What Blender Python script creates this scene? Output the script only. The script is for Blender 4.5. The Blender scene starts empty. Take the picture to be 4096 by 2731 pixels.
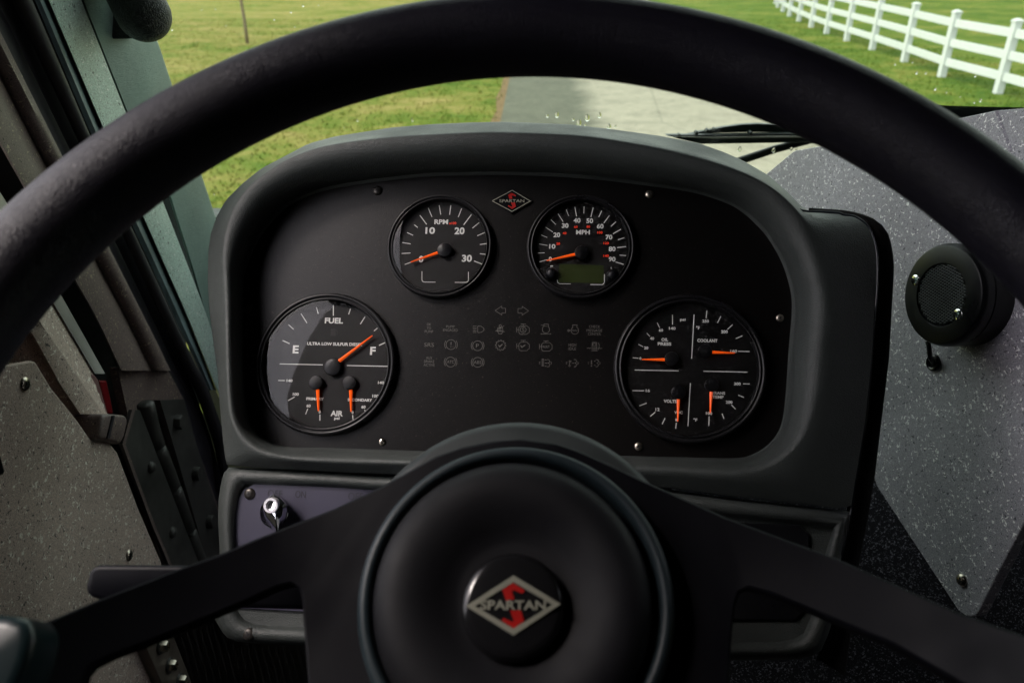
import bpy, bmesh, math, random
from mathutils import Vector, Matrix, Euler
random.seed(7)
sc = bpy.context.scene
# ------------------------------------------------------------ camera / light
F = 3077.0                      # focal length in pixels of the 4096 px wide photo
H = 2.4                         # eye height above the road
PITCH = math.radians(27.3)
CP, SP = math.cos(PITCH), math.sin(PITCH)
cam = bpy.data.cameras.new("camera"); camo = bpy.data.objects.new("camera", cam)
sc.collection.objects.link(camo); sc.camera = camo
camo.location = (0, 0, H); camo.rotation_euler = (math.pi/2 - PITCH, 0, 0)
cam.sensor_width = 36; cam.lens = F/4096*36
cam.clip_start = 0.01; cam.clip_end = 2000
cam.dof.use_dof = True; cam.dof.focus_distance = 0.68; cam.dof.aperture_fstop = 9.5

SUN_EL, SUN_AZ = math.radians(54), math.radians(-98)   # azimuth from +Y, clockwise seen from above
w = bpy.data.worlds.new("World"); sc.world = w; w.use_nodes = True
wn = w.node_tree; wn.nodes.clear()
sky = wn.nodes.new("ShaderNodeTexSky"); sky.sky_type = 'NISHITA'; sky.sun_disc = False
sky.sun_elevation = SUN_EL; sky.sun_rotation = SUN_AZ
sky.air_density = 1.0; sky.dust_density = 2.0; sky.ozone_density = 1.0
hs = wn.nodes.new("ShaderNodeHueSaturation"); hs.inputs['Saturation'].default_value = 0.3
bg = wn.nodes.new("ShaderNodeBackground"); bg.inputs['Strength'].default_value = 0.15
wo = wn.nodes.new("ShaderNodeOutputWorld")
wn.links.new(sky.outputs[0], hs.inputs['Color']); wn.links.new(hs.outputs[0], bg.inputs[0]); wn.links.new(bg.outputs[0], wo.inputs[0])
sun = bpy.data.lights.new("sun", 'SUN'); sun.energy = .8; sun.angle = math.radians(14); sun.color = (1, .95, .88)
suno = bpy.data.objects.new("sun", sun); sc.collection.objects.link(suno)
sd = Vector((math.sin(SUN_AZ)*math.cos(SUN_EL), math.cos(SUN_AZ)*math.cos(SUN_EL), math.sin(SUN_EL)))
suno.rotation_euler = sd.to_track_quat('Z', 'Y').to_euler(); suno.location = (0, 0, 30)
sc.view_settings.view_transform = 'Standard'; sc.view_settings.look = 'None'
sc.view_settings.exposure = 1.95; sc.view_settings.gamma = 1
sc.view_settings.use_curve_mapping = False
sc.render.engine = 'CYCLES'
sc.cycles.use_denoising = True
sc.cycles.max_bounces = 10; sc.cycles.diffuse_bounces = 5; sc.cycles.glossy_bounces = 4
sc.cycles.transparent_max_bounces = 12
sc.cycles.sample_clamp_indirect = 3; sc.cycles.sample_clamp_direct = 6

# ------------------------------------------------------------ coordinates
def c2w(x, y, z):               # camera frame (right, up, forward) -> world
    return Vector((x, z*CP + y*SP, H - z*SP + y*CP))
def d2w(x, y, z): return c2w(x, y, z) - Vector((0, 0, H))
O = Vector((0, 0, H))
def W(u, v, z): return c2w((u-2048)/F*z, (1365.5-v)/F*z, z)
def ray(u, v): return d2w((u-2048)/F, (1365.5-v)/F, 1.0)
def hit(u, v, P, n):
    d = ray(u, v); return O + d*((P-O).dot(n)/d.dot(n))
def onX(u, v, x): return hit(u, v, Vector((x, 0, 0)), Vector((1, 0, 0)))
def onY(u, v, y): return hit(u, v, Vector((0, y, 0)), Vector((0, 1, 0)))
# instrument panel plane
NP = d2w(-.10, .155, -.98).normalized()
PP0 = W(2048, 1250, .655)
EX = (hit(2448, 1256, PP0, NP) - PP0).normalized(); EY = NP.cross(EX).normalized()
def PP(u, v, h=0.0): return hit(u, v, PP0 + NP*h, NP)

# ------------------------------------------------------------ object helpers
COL = sc.collection
def tag(o, label=None, cat=None, group=None, kind=None):
    if label: o["label"] = label
    if cat: o["category"] = cat
    if group: o["group"] = group
    if kind: o["kind"] = kind
    return o
def thing(name, label, cat, loc, group=None):
    o = bpy.data.objects.new(name, None); COL.objects.link(o); o.location = loc; o.empty_display_size = .05
    return tag(o, label, cat, group)
def wloc(p):
    l = Vector((0, 0, 0))
    while p is not None: l += p.location; p = p.parent
    return l
def mk(name, V, Fc, mat, parent=None, smooth=True, origin=None, auto=None, bevel=None, bseg=2, sub=0):
    off = wloc(parent) if parent else (Vector(origin) if origin is not None else Vector((0, 0, 0)))
    me = bpy.data.meshes.new(name)
    me.from_pydata([tuple(Vector(v)-off) for v in V], [], Fc)
    me.materials.append(mat)
    bm = bmesh.new(); bm.from_mesh(me)
    bmesh.ops.recalc_face_normals(bm, faces=bm.faces); bm.to_mesh(me); bm.free()
    for p in me.polygons: p.use_smooth = smooth
    if smooth and auto: me.set_sharp_from_angle(angle=math.radians(auto))
    o = bpy.data.objects.new(name, me); COL.objects.link(o)
    if parent: o.parent = parent
    else: o.location = off
    if bevel:
        m = o.modifiers.new("bevel", 'BEVEL'); m.width = bevel; m.segments = bseg; m.limit_method = 'ANGLE'; m.angle_limit = math.radians(35)
        if smooth: m.harden_normals = False
    if sub:
        m = o.modifiers.new("sub", 'SUBSURF'); m.levels = sub; m.render_levels = sub
    return o
class MB:
    def __init__(s): s.V = []; s.F = []
    def add(s, V, Fc):
        b = len(s.V); s.V += [Vector(v) for v in V]; s.F += [tuple(i+b for i in f) for f in Fc]; return s
    def loft(s, rings, closed=True, cap0=False, cap1=False):
        n = len(rings[0]); V = [p for r in rings for p in r]; Fc = []
        for k in range(len(rings)-1):
            for i in range(n if closed else n-1):
                j = (i+1) % n
                Fc.append((k*n+i, k*n+j, (k+1)*n+j, (k+1)*n+i))
        if cap0: Fc.append(tuple(range(n)))
        if cap1: Fc.append(tuple(range((len(rings)-1)*n, len(rings)*n)))
        return s.add(V, Fc)
    def prism(s, front, d):                     # front outline + depth vector
        n = len(front); return s.loft([front, [Vector(p)+d for p in front]], True, True, True)
    def box(s, lo, hi):
        x0, y0, z0 = lo; x1, y1, z1 = hi
        V = [(x0,y0,z0),(x1,y0,z0),(x1,y1,z0),(x0,y1,z0),(x0,y0,z1),(x1,y0,z1),(x1,y1,z1),(x0,y1,z1)]
        return s.add(V, [(0,3,2,1),(4,5,6,7),(0,1,5,4),(1,2,6,5),(2,3,7,6),(3,0,4,7)])
    def tube(s, path, r, n=12, cap=True):
        path = [Vector(p) for p in path]; rings = []; up = None
        for i, p in enumerate(path):
            t = (path[min(i+1, len(path)-1)] - path[max(i-1, 0)]).normalized()
            if up is None:
                up = Vector((0, 0, 1)) if abs(t.z) < .9 else Vector((1, 0, 0))
            a = t.cross(up).normalized(); up = a.cross(t).normalized()
            rr = r[i] if isinstance(r, (list, tuple)) else r
            rings.append([p + (a*math.cos(2*math.pi*k/n) + up*math.sin(2*math.pi*k/n))*rr for k in range(n)])
        return s.loft(rings, True, cap, cap)
    def lathe(s, C, ex, ey, ax, prof, n=64):     # prof: (radius, height)
        rings = []
        for r, h in prof:
            r = max(r, 1e-5)
            rings.append([C + (ex*math.cos(2*math.pi*k/n) + ey*math.sin(2*math.pi*k/n))*r + ax*h for k in range(n)])
        return s.loft(rings, True, prof[0][0] < 1e-4, prof[-1][0] < 1e-4)
    def stroke(s, a, b, wd, n):                  # flat strip a->b
        a = Vector(a); b = Vector(b); t = (b-a)
        if t.length < 1e-7: return s
        q = n.cross(t.normalized())*wd*.5
        return s.add([a-q, b-q, b+q, a+q], [(0, 1, 2, 3)])
    def build(s, name, mat, parent=None, **k): return mk(name, s.V, s.F, mat, parent, **k)

def catmull(P, closed=True, m=8):
    n = len(P); out = []
    for i in range(n if closed else n-1):
        if closed: a, b, c, d = P[(i-1) % n], P[i], P[(i+1) % n], P[(i+2) % n]
        else: a, b, c, d = P[max(i-1, 0)], P[i], P[i+1], P[min(i+2, n-1)]
        for k in range(m):
            t = k/m
            out.append(tuple(.5*((2*b[j]) + (-a[j]+c[j])*t + (2*a[j]-5*b[j]+4*c[j]-d[j])*t*t + (-a[j]+3*b[j]-3*c[j]+d[j])*t**3) for j in range(len(b))))
    if not closed: out.append(tuple(P[-1]))
    return out
def polar(P, c, angs, smooth=True):
    Q = catmull(P) if smooth else P
    out = []
    m = len(Q)
    for a in angs:
        dx, dy = math.cos(a), math.sin(a); best = None
        for i in range(m):
            x1, y1 = Q[i][0]-c[0], Q[i][1]-c[1]; x2, y2 = Q[(i+1) % m][0]-c[0], Q[(i+1) % m][1]-c[1]
            den = dx*(y2-y1) - dy*(x2-x1)
            if abs(den) < 1e-9: continue
            t = (x1*(y2-y1) - y1*(x2-x1))/den
            u = (x1*dy - y1*dx)/den
            if t > 0 and -1e-6 <= u <= 1+1e-6 and (best is None or t > best): best = t
        out.append((c[0]+dx*best, c[1]+dy*best))
    return out
def resamp(P, n):
    P = [tuple(p) for p in P]; L = [0]
    for a, b in zip(P, P[1:]): L.append(L[-1]+math.dist(a, b))
    out = []
    for k in range(n):
        t = L[-1]*k/(n-1); i = 0
        while i < len(L)-2 and L[i+1] < t: i += 1
        f = (t-L[i])/max(L[i+1]-L[i], 1e-9)
        out.append(tuple(P[i][j]+(P[i+1][j]-P[i][j])*f for j in range(len(P[i]))))
    return out
def at_v(P, v):                                  # x of polyline at image row v (with extrapolation)
    P = sorted(P, key=lambda q: q[1])
    i = 0
    while i < len(P)-2 and P[i+1][1] < v: i += 1
    a, b = P[i], P[i+1]; return a[0]+(b[0]-a[0])*(v-a[1])/(b[1]-a[1])

_tc = {}
def textmesh(s, bold=0.02):
    k = (s, bold)
    if k in _tc: return _tc[k]
    c = bpy.data.curves.new("t", 'FONT'); c.body = s; c.offset = bold; c.align_x = 'LEFT'; c.resolution_u = 3
    o = bpy.data.objects.new("t", c); COL.objects.link(o)
    dg = bpy.context.evaluated_depsgraph_get(); dg.update()
    me = bpy.data.meshes.new_from_object(o.evaluated_get(dg))
    V = [v.co.copy() for v in me.vertices]; Fc = [tuple(p.vertices) for p in me.polygons]
    bpy.data.objects.remove(o); bpy.data.curves.remove(c); bpy.data.meshes.remove(me)
    xs = [v.x for v in V]; ys = [v.y for v in V]
    b = (min(xs), max(xs), min(ys), max(ys))
    _tc[k] = (V, Fc, b); return _tc[k]
def text(mb, s, Cc, wd, ht, ex, ey, n, lift=0, bold=0.02):
    V, Fc, b = textmesh(s, bold); sx = wd/(b[1]-b[0]); sy = ht/(b[3]-b[2])
    mx, my = (b[0]+b[1])/2, (b[2]+b[3])/2
    mb.add([Cc + ex*(v.x-mx)*sx + ey*(v.y-my)*sy + n*lift for v in V], Fc)

# ------------------------------------------------------------ materials
def newmat(name):
    m = bpy.data.materials.new(name); m.use_nodes = True; nt = m.node_tree; nt.nodes.clear()
    out = nt.nodes.new("ShaderNodeOutputMaterial"); b = nt.nodes.new("ShaderNodeBsdfPrincipled")
    nt.links.new(b.outputs[0], out.inputs[0]); return m, nt, b, out
def setp(b, col=None, rough=.5, metal=0, spec=.5, **k):
    if col is not None: b.inputs['Base Color'].default_value = (*col, 1)
    b.inputs['Roughness'].default_value = rough; b.inputs['Metallic'].default_value = metal
    b.inputs['Specular IOR Level'].default_value = spec
def coord(nt, sc_=(1, 1, 1), rot=(0, 0, 0)):
    tc = nt.nodes.new("ShaderNodeTexCoord"); mp = nt.nodes.new("ShaderNodeMapping")
    mp.inputs['Scale'].default_value = sc_; mp.inputs['Rotation'].default_value = rot
    nt.links.new(tc.outputs['Object'], mp.inputs[0]); return mp.outputs[0]
def noise(nt, vec, scale, detail=3, rough=.5):
    n = nt.nodes.new("ShaderNodeTexNoise"); n.inputs['Scale'].default_value = scale
    n.inputs['Detail'].default_value = detail; n.inputs['Roughness'].default_value = rough
    nt.links.new(vec, n.inputs['Vector']); return n.outputs[0]
def voro(nt, vec, scale, feat='F1', rnd=1):
    n = nt.nodes.new("ShaderNodeTexVoronoi"); n.feature = feat; n.inputs['Scale'].default_value = scale
    n.inputs['Randomness'].default_value = rnd
    nt.links.new(vec, n.inputs['Vector']); return n
def ramp(nt, fac, stops):
    r = nt.nodes.new("ShaderNodeValToRGB"); e = r.color_ramp.elements
    while len(e) < len(stops): e.new(.5)
    for i, (p, c) in enumerate(stops):
        e[i].position = p; e[i].color = (*c, 1) if len(c) == 3 else c
    nt.links.new(fac, r.inputs[0]); return r.outputs[0]
def mix(nt, fac, a, b, mode='MIX'):
    m = nt.nodes.new("ShaderNodeMix"); m.data_type = 'RGBA'; m.blend_type = mode
    for i, v in ((0, fac), (6, a), (7, b)):
        if hasattr(v, 'links'): nt.links.new(v, m.inputs[i])
        else: m.inputs[i].default_value = v if i == 0 else (*v, 1)
    return m.outputs[2]
def bump(nt, b, h, strength=.3, dist=.001, chain=None):
    n = nt.nodes.new("ShaderNodeBump"); n.inputs['Strength'].default_value = strength; n.inputs['Distance'].default_value = dist
    nt.links.new(h, n.inputs['Height'])
    if chain: nt.links.new(chain, n.inputs['Normal'])
    nt.links.new(n.outputs[0], b.inputs['Normal']); return n.outputs[0]
def g(v): return (v, v, v)

def simple(name, col, rough=.5, metal=0, spec=.5, bs=0, bscale=400, bd=.0005, var=0):
    m, nt, b, o = newmat(name); setp(b, col, rough, metal, spec); v = coord(nt)
    if bs: bump(nt, b, noise(nt, v, bscale, 2), bs, bd)
    if var:
        nz = noise(nt, v, 14, 5, .6)
        nt.links.new(ramp(nt, nz, [(.3, tuple(c*(1-var) for c in col)), (.7, tuple(c*(1+var) for c in col))]), b.inputs['Base Color'])
        nt.links.new(ramp(nt, noise(nt, v, 30, 4), [(.3, g(max(rough-.12, .02))), (.7, g(min(rough+.12, 1)))]), b.inputs['Roughness'])
    return m
def grain(name, col, scale, stretch, strength, dist, rough=.5, spec=.5, sheen=None, fleck=0, var=True):
    """vinyl / leather with wrinkle grain"""
    m, nt, b, o = newmat(name); setp(b, col, rough, 0, spec)
    v = coord(nt, stretch)
    nz = nt.nodes.new("ShaderNodeTexNoise"); nz.inputs['Scale'].default_value = scale*.6; nz.inputs['Detail'].default_value = 2
    nt.links.new(v, nz.inputs['Vector'])
    wv = nt.nodes.new("ShaderNodeVectorMath"); wv.operation = 'MULTIPLY_ADD'
    nt.links.new(nz.outputs['Color'], wv.inputs[0]); wv.inputs[1].default_value = (1.2/scale,)*3; nt.links.new(v, wv.inputs[2])
    vr = voro(nt, wv.outputs[0], scale, 'DISTANCE_TO_EDGE')
    h = ramp(nt, vr.outputs[0], [(0, g(0)), (.25, g(1))])
    n1 = bump(nt, b, h, strength, dist)
    bump(nt, b, noise(nt, v, scale*.25, 3), strength*.6, dist*2.5, n1)
    c2 = noise(nt, coord(nt), 9, 5, .6)
    cc = ramp(nt, c2, [(.3, tuple(c*.8 for c in col)), (.7, tuple(c*1.25 for c in col))])
    if fleck:
        fl = ramp(nt, noise(nt, coord(nt), 700, 2), [(.68, g(0)), (.74, g(fleck))])
        cc = mix(nt, fl, cc, (.35, .28, .22))
    nt.links.new(cc, b.inputs['Base Color'])
    if var: nt.links.new(ramp(nt, noise(nt, coord(nt), 22, 4), [(.3, g(rough-.06)), (.7, g(min(1, rough+.1)))]), b.inputs['Roughness'])
    return m
def speckle(name, base, light, dark, dens=1.0, scale=260, rough=.5, bs=.15, spec=.5):
    """sprayed liner paint with short light and dark fibres"""
    m, nt, b, o = newmat(name); setp(b, base, rough, 0, spec)
    tc = coord(nt)
    nz = nt.nodes.new("ShaderNodeTexNoise"); nz.inputs['Scale'].default_value = scale*.9; nz.inputs['Detail'].default_value = 1
    nt.links.new(tc, nz.inputs['Vector'])
    wv = nt.nodes.new("ShaderNodeVectorMath"); wv.operation = 'MULTIPLY_ADD'
    nt.links.new(nz.outputs['Color'], wv.inputs[0]); wv.inputs[1].default_value = (2.6/scale,)*3; nt.links.new(tc, wv.inputs[2])
    col = None
    bn = ramp(nt, noise(nt, tc, 7, 5, .6), [(.3, tuple(c*.85 for c in base)), (.7, tuple(c*1.15 for c in base))])
    fine = ramp(nt, noise(nt, tc, scale*4, 1), [(.35, g(.72)), (.65, g(1.22))])
    bn = mix(nt, 1.0, bn, fine, 'MULTIPLY')
    k = 0
    for (sc2, th, c, s, el, keep) in ((scale*1.0, .25, light, 1, .34, .56), (scale*.9, .24, light, .95, .34, .6), (scale*1.35, .22, light, .5, .4, .55), (scale*.5, .11, light, .8, .45, .55), (scale*1.0, .22, dark, .9, .6, .45), (scale*1.2, .2, dark, .7, .5, .5)):
        k += 1
        m1 = nt.nodes.new("ShaderNodeMapping"); m1.inputs['Rotation'].default_value = (.6*k, 1.1*k+.3, .9*k)
        m1.inputs['Location'].default_value = (k*.37, k*.21, k*.53)
        nt.links.new(wv.outputs[0], m1.inputs[0])
        mp = nt.nodes.new("ShaderNodeMapping"); mp.inputs['Scale'].default_value = (1, 1, el)
        nt.links.new(m1.outputs[0], mp.inputs[0])
        vr = voro(nt, mp.outputs[0], sc2)
        f = ramp(nt, vr.outputs['Distance'], [(th*dens*.8, g(s)), (th*dens*1.2, g(0))])
        sp_ = nt.nodes.new("ShaderNodeSeparateColor"); nt.links.new(vr.outputs['Color'], sp_.inputs[0])
        kp = ramp(nt, sp_.outputs[0], [(keep-.01, g(0)), (keep+.01, g(1))])
        f = mix(nt, 1.0, f, kp, 'MULTIPLY')
        bn = mix(nt, f, bn, c)
    nt.links.new(bn, b.inputs['Base Color'])
    bump(nt, b, noise(nt, tc, scale*1.3, 2), bs, .0006)
    return m
M = {}
M['laminate'] = speckle('grey_laminate', (.38, .37, .425), (1.0, 1.0, 1.0), (.06, .062, .08), rough=.5)
M['door'] = speckle('door_laminate', (.56, .44, .385), (.95, .9, .82), (.06, .055, .055), rough=.55, scale=230)
M['jamb'] = speckle('jamb_paint', (.16, .118, .112), (.42, .35, .25), (.015, .014, .014), dens=.8, rough=.45, bs=.35, scale=230)
M['pillar'] = speckle('pillar_paint', (.50, .64, .58), (.85, .9, .87), (.025, .03, .03), dens=.9, rough=.42, bs=.4, scale=230)
M['dark_speckle'] = speckle('black_liner', (.02, .02, .028), (.55, .55, .62), (.002, .002, .003), dens=1.1, rough=.6, scale=520)
M['vinyl'] = grain('dash_vinyl', (.042, .049, .047), 520, (1, 1, 1.7), .38, .0005, .44, .40)
M['pillar_vinyl'] = grain('pillar_vinyl', (.24, .35, .31), 420, (.8, 1, 2.2), .7, .0008, .45, .5)
M['leather'] = grain('rim_leather', (.0085, .0078, .0135), 900, (1, 1, .8), .34, .0004, .45, .3)
M['pod'] = grain('pod_vinyl', (.02, .025, .024), 330, (1, 1, 1), .8, .001, .4, .5)
M['panel'] = grain('panel_plastic', (.003, .0026, .0025), 900, (1, 1, 1), .18, .0003, .33, .32, fleck=.12, var=False)
M['plate'] = simple('switch_plate_paint', (.034, .032, .058), .5, 0, .5, .3, 900, .0002, .1)
M['black'] = simple('black_plastic', (.006, .0065, .008), .38, 0, .3, .15, 600, .0002, .15)
M['blackgloss'] = simple('black_gloss', (.008, .008, .009), .16, 0, .5)
M['spoke'] = simple('spoke_paint', (.0035, .0036, .0055), .5, 0, .14, .12, 900, .0001, .15)
M['pad'] = simple('hub_pad_rubber', (.0065, .0067, .0085), .6, 0, .2, .35, 1400, .0002, .1)
M['ring'] = simple('hub_ring', (.014, .023, .028), .5, 0, .35, .2, 900, .0002, .15)
M['socket'] = simple('socket_plastic', (.006, .014, .016), .3, 0, .4)
M['shroud'] = simple('column_shroud', (.035, .042, .042), .5, 0, .5, .15, 900, .0002, .1)
M['rubber'] = simple('seal_rubber', (.035, .033, .037), .55, 0, .4, .4, 260, .0006, .3)
M['lip'] = simple('seal_lip', (.13, .18, .19), .5, 0, .5, .5, 90, .0006, .5)
M['band'] = simple('band_rubber', (.022, .02, .027), .5, 0, .4, .2, 300, .0003, .2)
M['felt'] = simple('foam_gasket', (.008, .007, .007), .9, 0, .2, .8, 500, .001, .4)
M['bead'] = simple('bead_rubber', (.02, .024, .03), .22, 0, .6)
M['chrome'] = simple('chrome', (.85, .85, .88), .06, 1)
M['steel'] = simple('screw_steel', (.5, .45, .38), .28, 1, .5, .2, 800, .0002, .2)
M['darksteel'] = simple('black_screw', (.06, .055, .05), .35, .7, .5, .3, 900, .0003, .3)
M['alu'] = simple('aluminium', (.36, .35, .33), .45, .2, .5, .1, 500, .0002, .15)
M['slot'] = simple('screw_slot', (.006, .006, .006), .7)
M['hinge'] = simple('hinge_steel', (.06, .058, .055), .5, .2, .5, .3, 300, .0004, .4)
M['hingestrip'] = simple('hinge_strip', (.14, .115, .095), .45, .3, .5, .2, 300, .0003, .25)
M['print'] = simple('white_print', (.5, .5, .48), .6)
M['print'].node_tree.nodes['Principled BSDF'].inputs['Emission Color'].default_value = (1, 1, .95, 1)
M['print'].node_tree.nodes['Principled BSDF'].inputs['Emission Strength'].default_value = .03
M['redprint'] = simple('red_print', (.75, .035, .01), .6)
M['redprint'].node_tree.nodes['Principled BSDF'].inputs['Emission Color'].default_value = (1, .05, .01, 1)
M['redprint'].node_tree.nodes['Principled BSDF'].inputs['Emission Strength'].default_value = .08
M['symbol'] = simple('telltale_print', (.10, .097, .088), .6)
M['engrave'] = simple('engraved_print', (.008, .008, .012), .6)
M['dial'] = simple('dial_black', (.006, .006, .0064), .55, 0, .25, .15, 1500, .0001)
M['bezel'] = simple('bezel_black', (.009, .009, .010), .33, 0, .35, .1, 900, .0001, .1)
M['redlight'] = simple('red_reflector', (.16, .008, .012), .25, 0, .6)
M['pink'] = simple('reflection_pink', (.22, .12, .12), .4, 0, .5, .5, 60, .001, .3)  # pink tone painting the red marker's reflection on the door frame
M['silver'] = simple('emblem_silver', (.26, .26, .21), .4, .3)
M['emred'] = simple('emblem_red', (.32, .004, .003), .35)
M['lcd'] = simple('lcd_glass', (.035, .047, .016), .2, 0, .5)
M['headliner'] = simple('headliner', (.03, .029, .028), .9, 0, .2, .3, 200, .001, .1)
M['cloth'] = simple('cab_trim', (.02, .019, .019), .85, 0, .2, .3, 200, .001, .1)
M['ringmetal'] = simple('brushed_ring', (.85, .84, .88), .38, .6)
M['grille'] = simple('grille_plastic', (.035, .042, .05), .3, 0, .5)
M['wiper'] = simple('wiper_black', (.012, .018, .018), .35, 0, .5, 0, 100, 0, .2)
m, nt, b, o = newmat('needle_orange'); setp(b, (1, .13, .01), .35); M['needle'] = m
b.inputs['Emission Color'].default_value = (1, .10, .005, 1); b.inputs['Emission Strength'].default_value = .11
# boot: woven ribs
M['boot'] = simple('ribbed_boot', (.07, .064, .062), .7, 0, .3, .6, 700, .0008, .3)
# thin clear glass: mirror-like sheen over transparency
def glassmat(name, tint, ior=1.45, rough=.0, gl=1.0):
    m = bpy.data.materials.new(name); m.use_nodes = True; nt = m.node_tree; nt.nodes.clear()
    out = nt.nodes.new("ShaderNodeOutputMaterial"); tr = nt.nodes.new("ShaderNodeBsdfTransparent"); tr.inputs[0].default_value = (*tint, 1)
    gs = nt.nodes.new("ShaderNodeBsdfGlossy"); gs.inputs['Roughness'].default_value = rough; gs.inputs[0].default_value = (gl, gl, gl, 1)
    fr = nt.nodes.new("ShaderNodeFresnel"); ge = nt.nodes.new("ShaderNodeNewGeometry"); io = nt.nodes.new("ShaderNodeMapRange")
    io.inputs[3].default_value = ior; io.inputs[4].default_value = 1/ior      # same reflectance from either side of the thin sheet
    nt.links.new(ge.outputs['Backfacing'], io.inputs[0]); nt.links.new(io.outputs[0], fr.inputs[0])
    mx = nt.nodes.new("ShaderNodeMixShader")
    nt.links.new(fr.outputs[0], mx.inputs[0]); nt.links.new(tr.outputs[0], mx.inputs[1]); nt.links.new(gs.outputs[0], mx.inputs[2])
    nt.links.new(mx.outputs[0], out.inputs[0]); return m
M['windshield'] = glassmat('windshield_glass', (.84, .88, .80), 1.3)
M['window'] = glassmat('side_glass', (.93, .90, .90), 1.3)
M['lens'] = glassmat('gauge_lens', (.95, .95, .95), 1.40, .02)
m, nt, b, o = newmat('water'); setp(b, (1, 1, 1), 0.0); b.inputs['Transmission Weight'].default_value = 1; b.inputs['IOR'].default_value = 1.33; M['water'] = m

# ------------------------------------------------------------ outside
def grass_mat():
    m, nt, b, o = newmat('lawn'); setp(b, None, .9, 0, .1)
    v = coord(nt); vs = coord(nt, (.6, 1, 1), (0, 0, .4))
    n1 = noise(nt, vs, .7, 6, .68); n2 = noise(nt, v, 3.1, 6, .75); n3 = noise(nt, v, 30, 3, .7)
    f = nt.nodes.new("ShaderNodeMath"); f.operation = 'MULTIPLY_ADD'; f.inputs[1].default_value = .55
    nt.links.new(n1, f.inputs[0])
    f2 = nt.nodes.new("ShaderNodeMath"); f2.operation = 'MULTIPLY'; f2.inputs[1].default_value = .45
    nt.links.new(n2, f2.inputs[0]); nt.links.new(f2.outputs[0], f.inputs[2])
    # more tan towards the left of the road, greener by the fence
    sep = nt.nodes.new("ShaderNodeSeparateXYZ"); nt.links.new(v, sep.inputs[0])
    mr = nt.nodes.new("ShaderNodeMapRange"); mr.inputs[1].default_value = -6; mr.inputs[2].default_value = 7; mr.inputs[3].default_value = .03; mr.inputs[4].default_value = -.07
    nt.links.new(sep.outputs[0], mr.inputs[0])
    ad = nt.nodes.new("ShaderNodeMath"); ad.operation = 'ADD'; nt.links.new(f.outputs[0], ad.inputs[0]); nt.links.new(mr.outputs[0], ad.inputs[1])
    c = ramp(nt, ad.outputs[0], [(.36, (.055, .108, .011)), (.45, (.108, .150, .021)), (.53, (.19, .185, .045)), (.64, (.29, .235, .09))])
    fine = ramp(nt, n3, [(.3, g(.72)), (.7, g(1.25))])
    nt.links.new(mix(nt, 1, c, fine, 'MULTIPLY'), b.inputs['Base Color'])
    bump(nt, b, n3, .8, .05); return m
def road_mat():
    m, nt, b, o = newmat('concrete'); setp(b, None, .8, 0, .3)
    v = coord(nt)
    n1 = noise(nt, v, .9, 6, .65); n2 = noise(nt, v, 9, 5, .65); n3 = noise(nt, v, 120, 2)
    c = ramp(nt, n2, [(.3, (.225, .208, .165)), (.7, (.30, .278, .225))])
    sep = nt.nodes.new("ShaderNodeSeparateXYZ"); nt.links.new(v, sep.inputs[0])
    e = nt.nodes.new("ShaderNodeMath"); e.operation = 'MULTIPLY_ADD'; e.inputs[1].default_value = .7
    nt.links.new(n1, e.inputs[0]); nt.links.new(sep.outputs[0], e.inputs[2])
    damp = ramp(nt, e.outputs[0], [(0, g(1)), (1, g(0))])
    r = nt.nodes.new("ShaderNodeMapRange"); r.inputs[1].default_value = 1.45; r.inputs[2].default_value = 1.85; r.inputs[3].default_value = 1; r.inputs[4].default_value = 0
    nt.links.new(e.outputs[0], r.inputs[0])
    dk = ramp(nt, n2, [(.3, (.07, .074, .054)), (.7, (.11, .11, .083))])
    c = mix(nt, r.outputs[0], c, dk)
    blot = ramp(nt, noise(nt, v, 1.6, 7, .75), [(.35, g(.78)), (.55, g(1.03))])
    c = mix(nt, 1, c, blot, 'MULTIPLY')
    spots = ramp(nt, voro(nt, v, 2.2).outputs['Distance'], [(.05, g(.62)), (.11, g(1))])
    c = mix(nt, 1, c, spots, 'MULTIPLY')
    ck = voro(nt, coord(nt, (1, .45, 1)), .33, 'DISTANCE_TO_EDGE')
    c = mix(nt, 1, c, ramp(nt, ck.outputs[0], [(.002, g(.75)), (.006, g(1))]), 'MULTIPLY')
    nt.links.new(mix(nt, 1, c, ramp(nt, n3, [(.3, g(.85)), (.7, g(1.1))]), 'MULTIPLY'), b.inputs['Base Color'])
    bump(nt, b, n3, .3, .004); return m
M['lawn'] = grass_mat(); M['road'] = road_mat()
gv, gf = [], []
tag(mk('ground', [(-300, -100, 0), (300, -100, 0), (300, 600, 0), (-300, 600, 0)], [(0, 1, 2, 3)], M['lawn']), kind='structure')
rd = MB()
rl = [(-.52, -5), (-.35, 4), (-.17, 11.9), (-.04, 16.3), (.3, 28), (1.2, 50), (3, 90)]
nn = []
for k, (x, y) in enumerate(rl): nn.append(((x, y, .03), (x+5.6, y, .03)))
V = [p for q in nn for p in q]; Fr = [(2*i, 2*i+1, 2*i+3, 2*i+2) for i in range(len(nn)-1)]
Vb = [Vector(p)-Vector((0, 0, .12)) for p in V]; nV = len(V)
Fr += [(2*i, 2*i+2, nV+2*i+2, nV+2*i) for i in range(len(nn)-1)] + [(2*i+1, nV+2*i+1, nV+2*i+3, 2*i+3) for i in range(len(nn)-1)]
tag(mk('driveway', V+Vb, Fr, M['road'], smooth=False), kind='structure')
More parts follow.
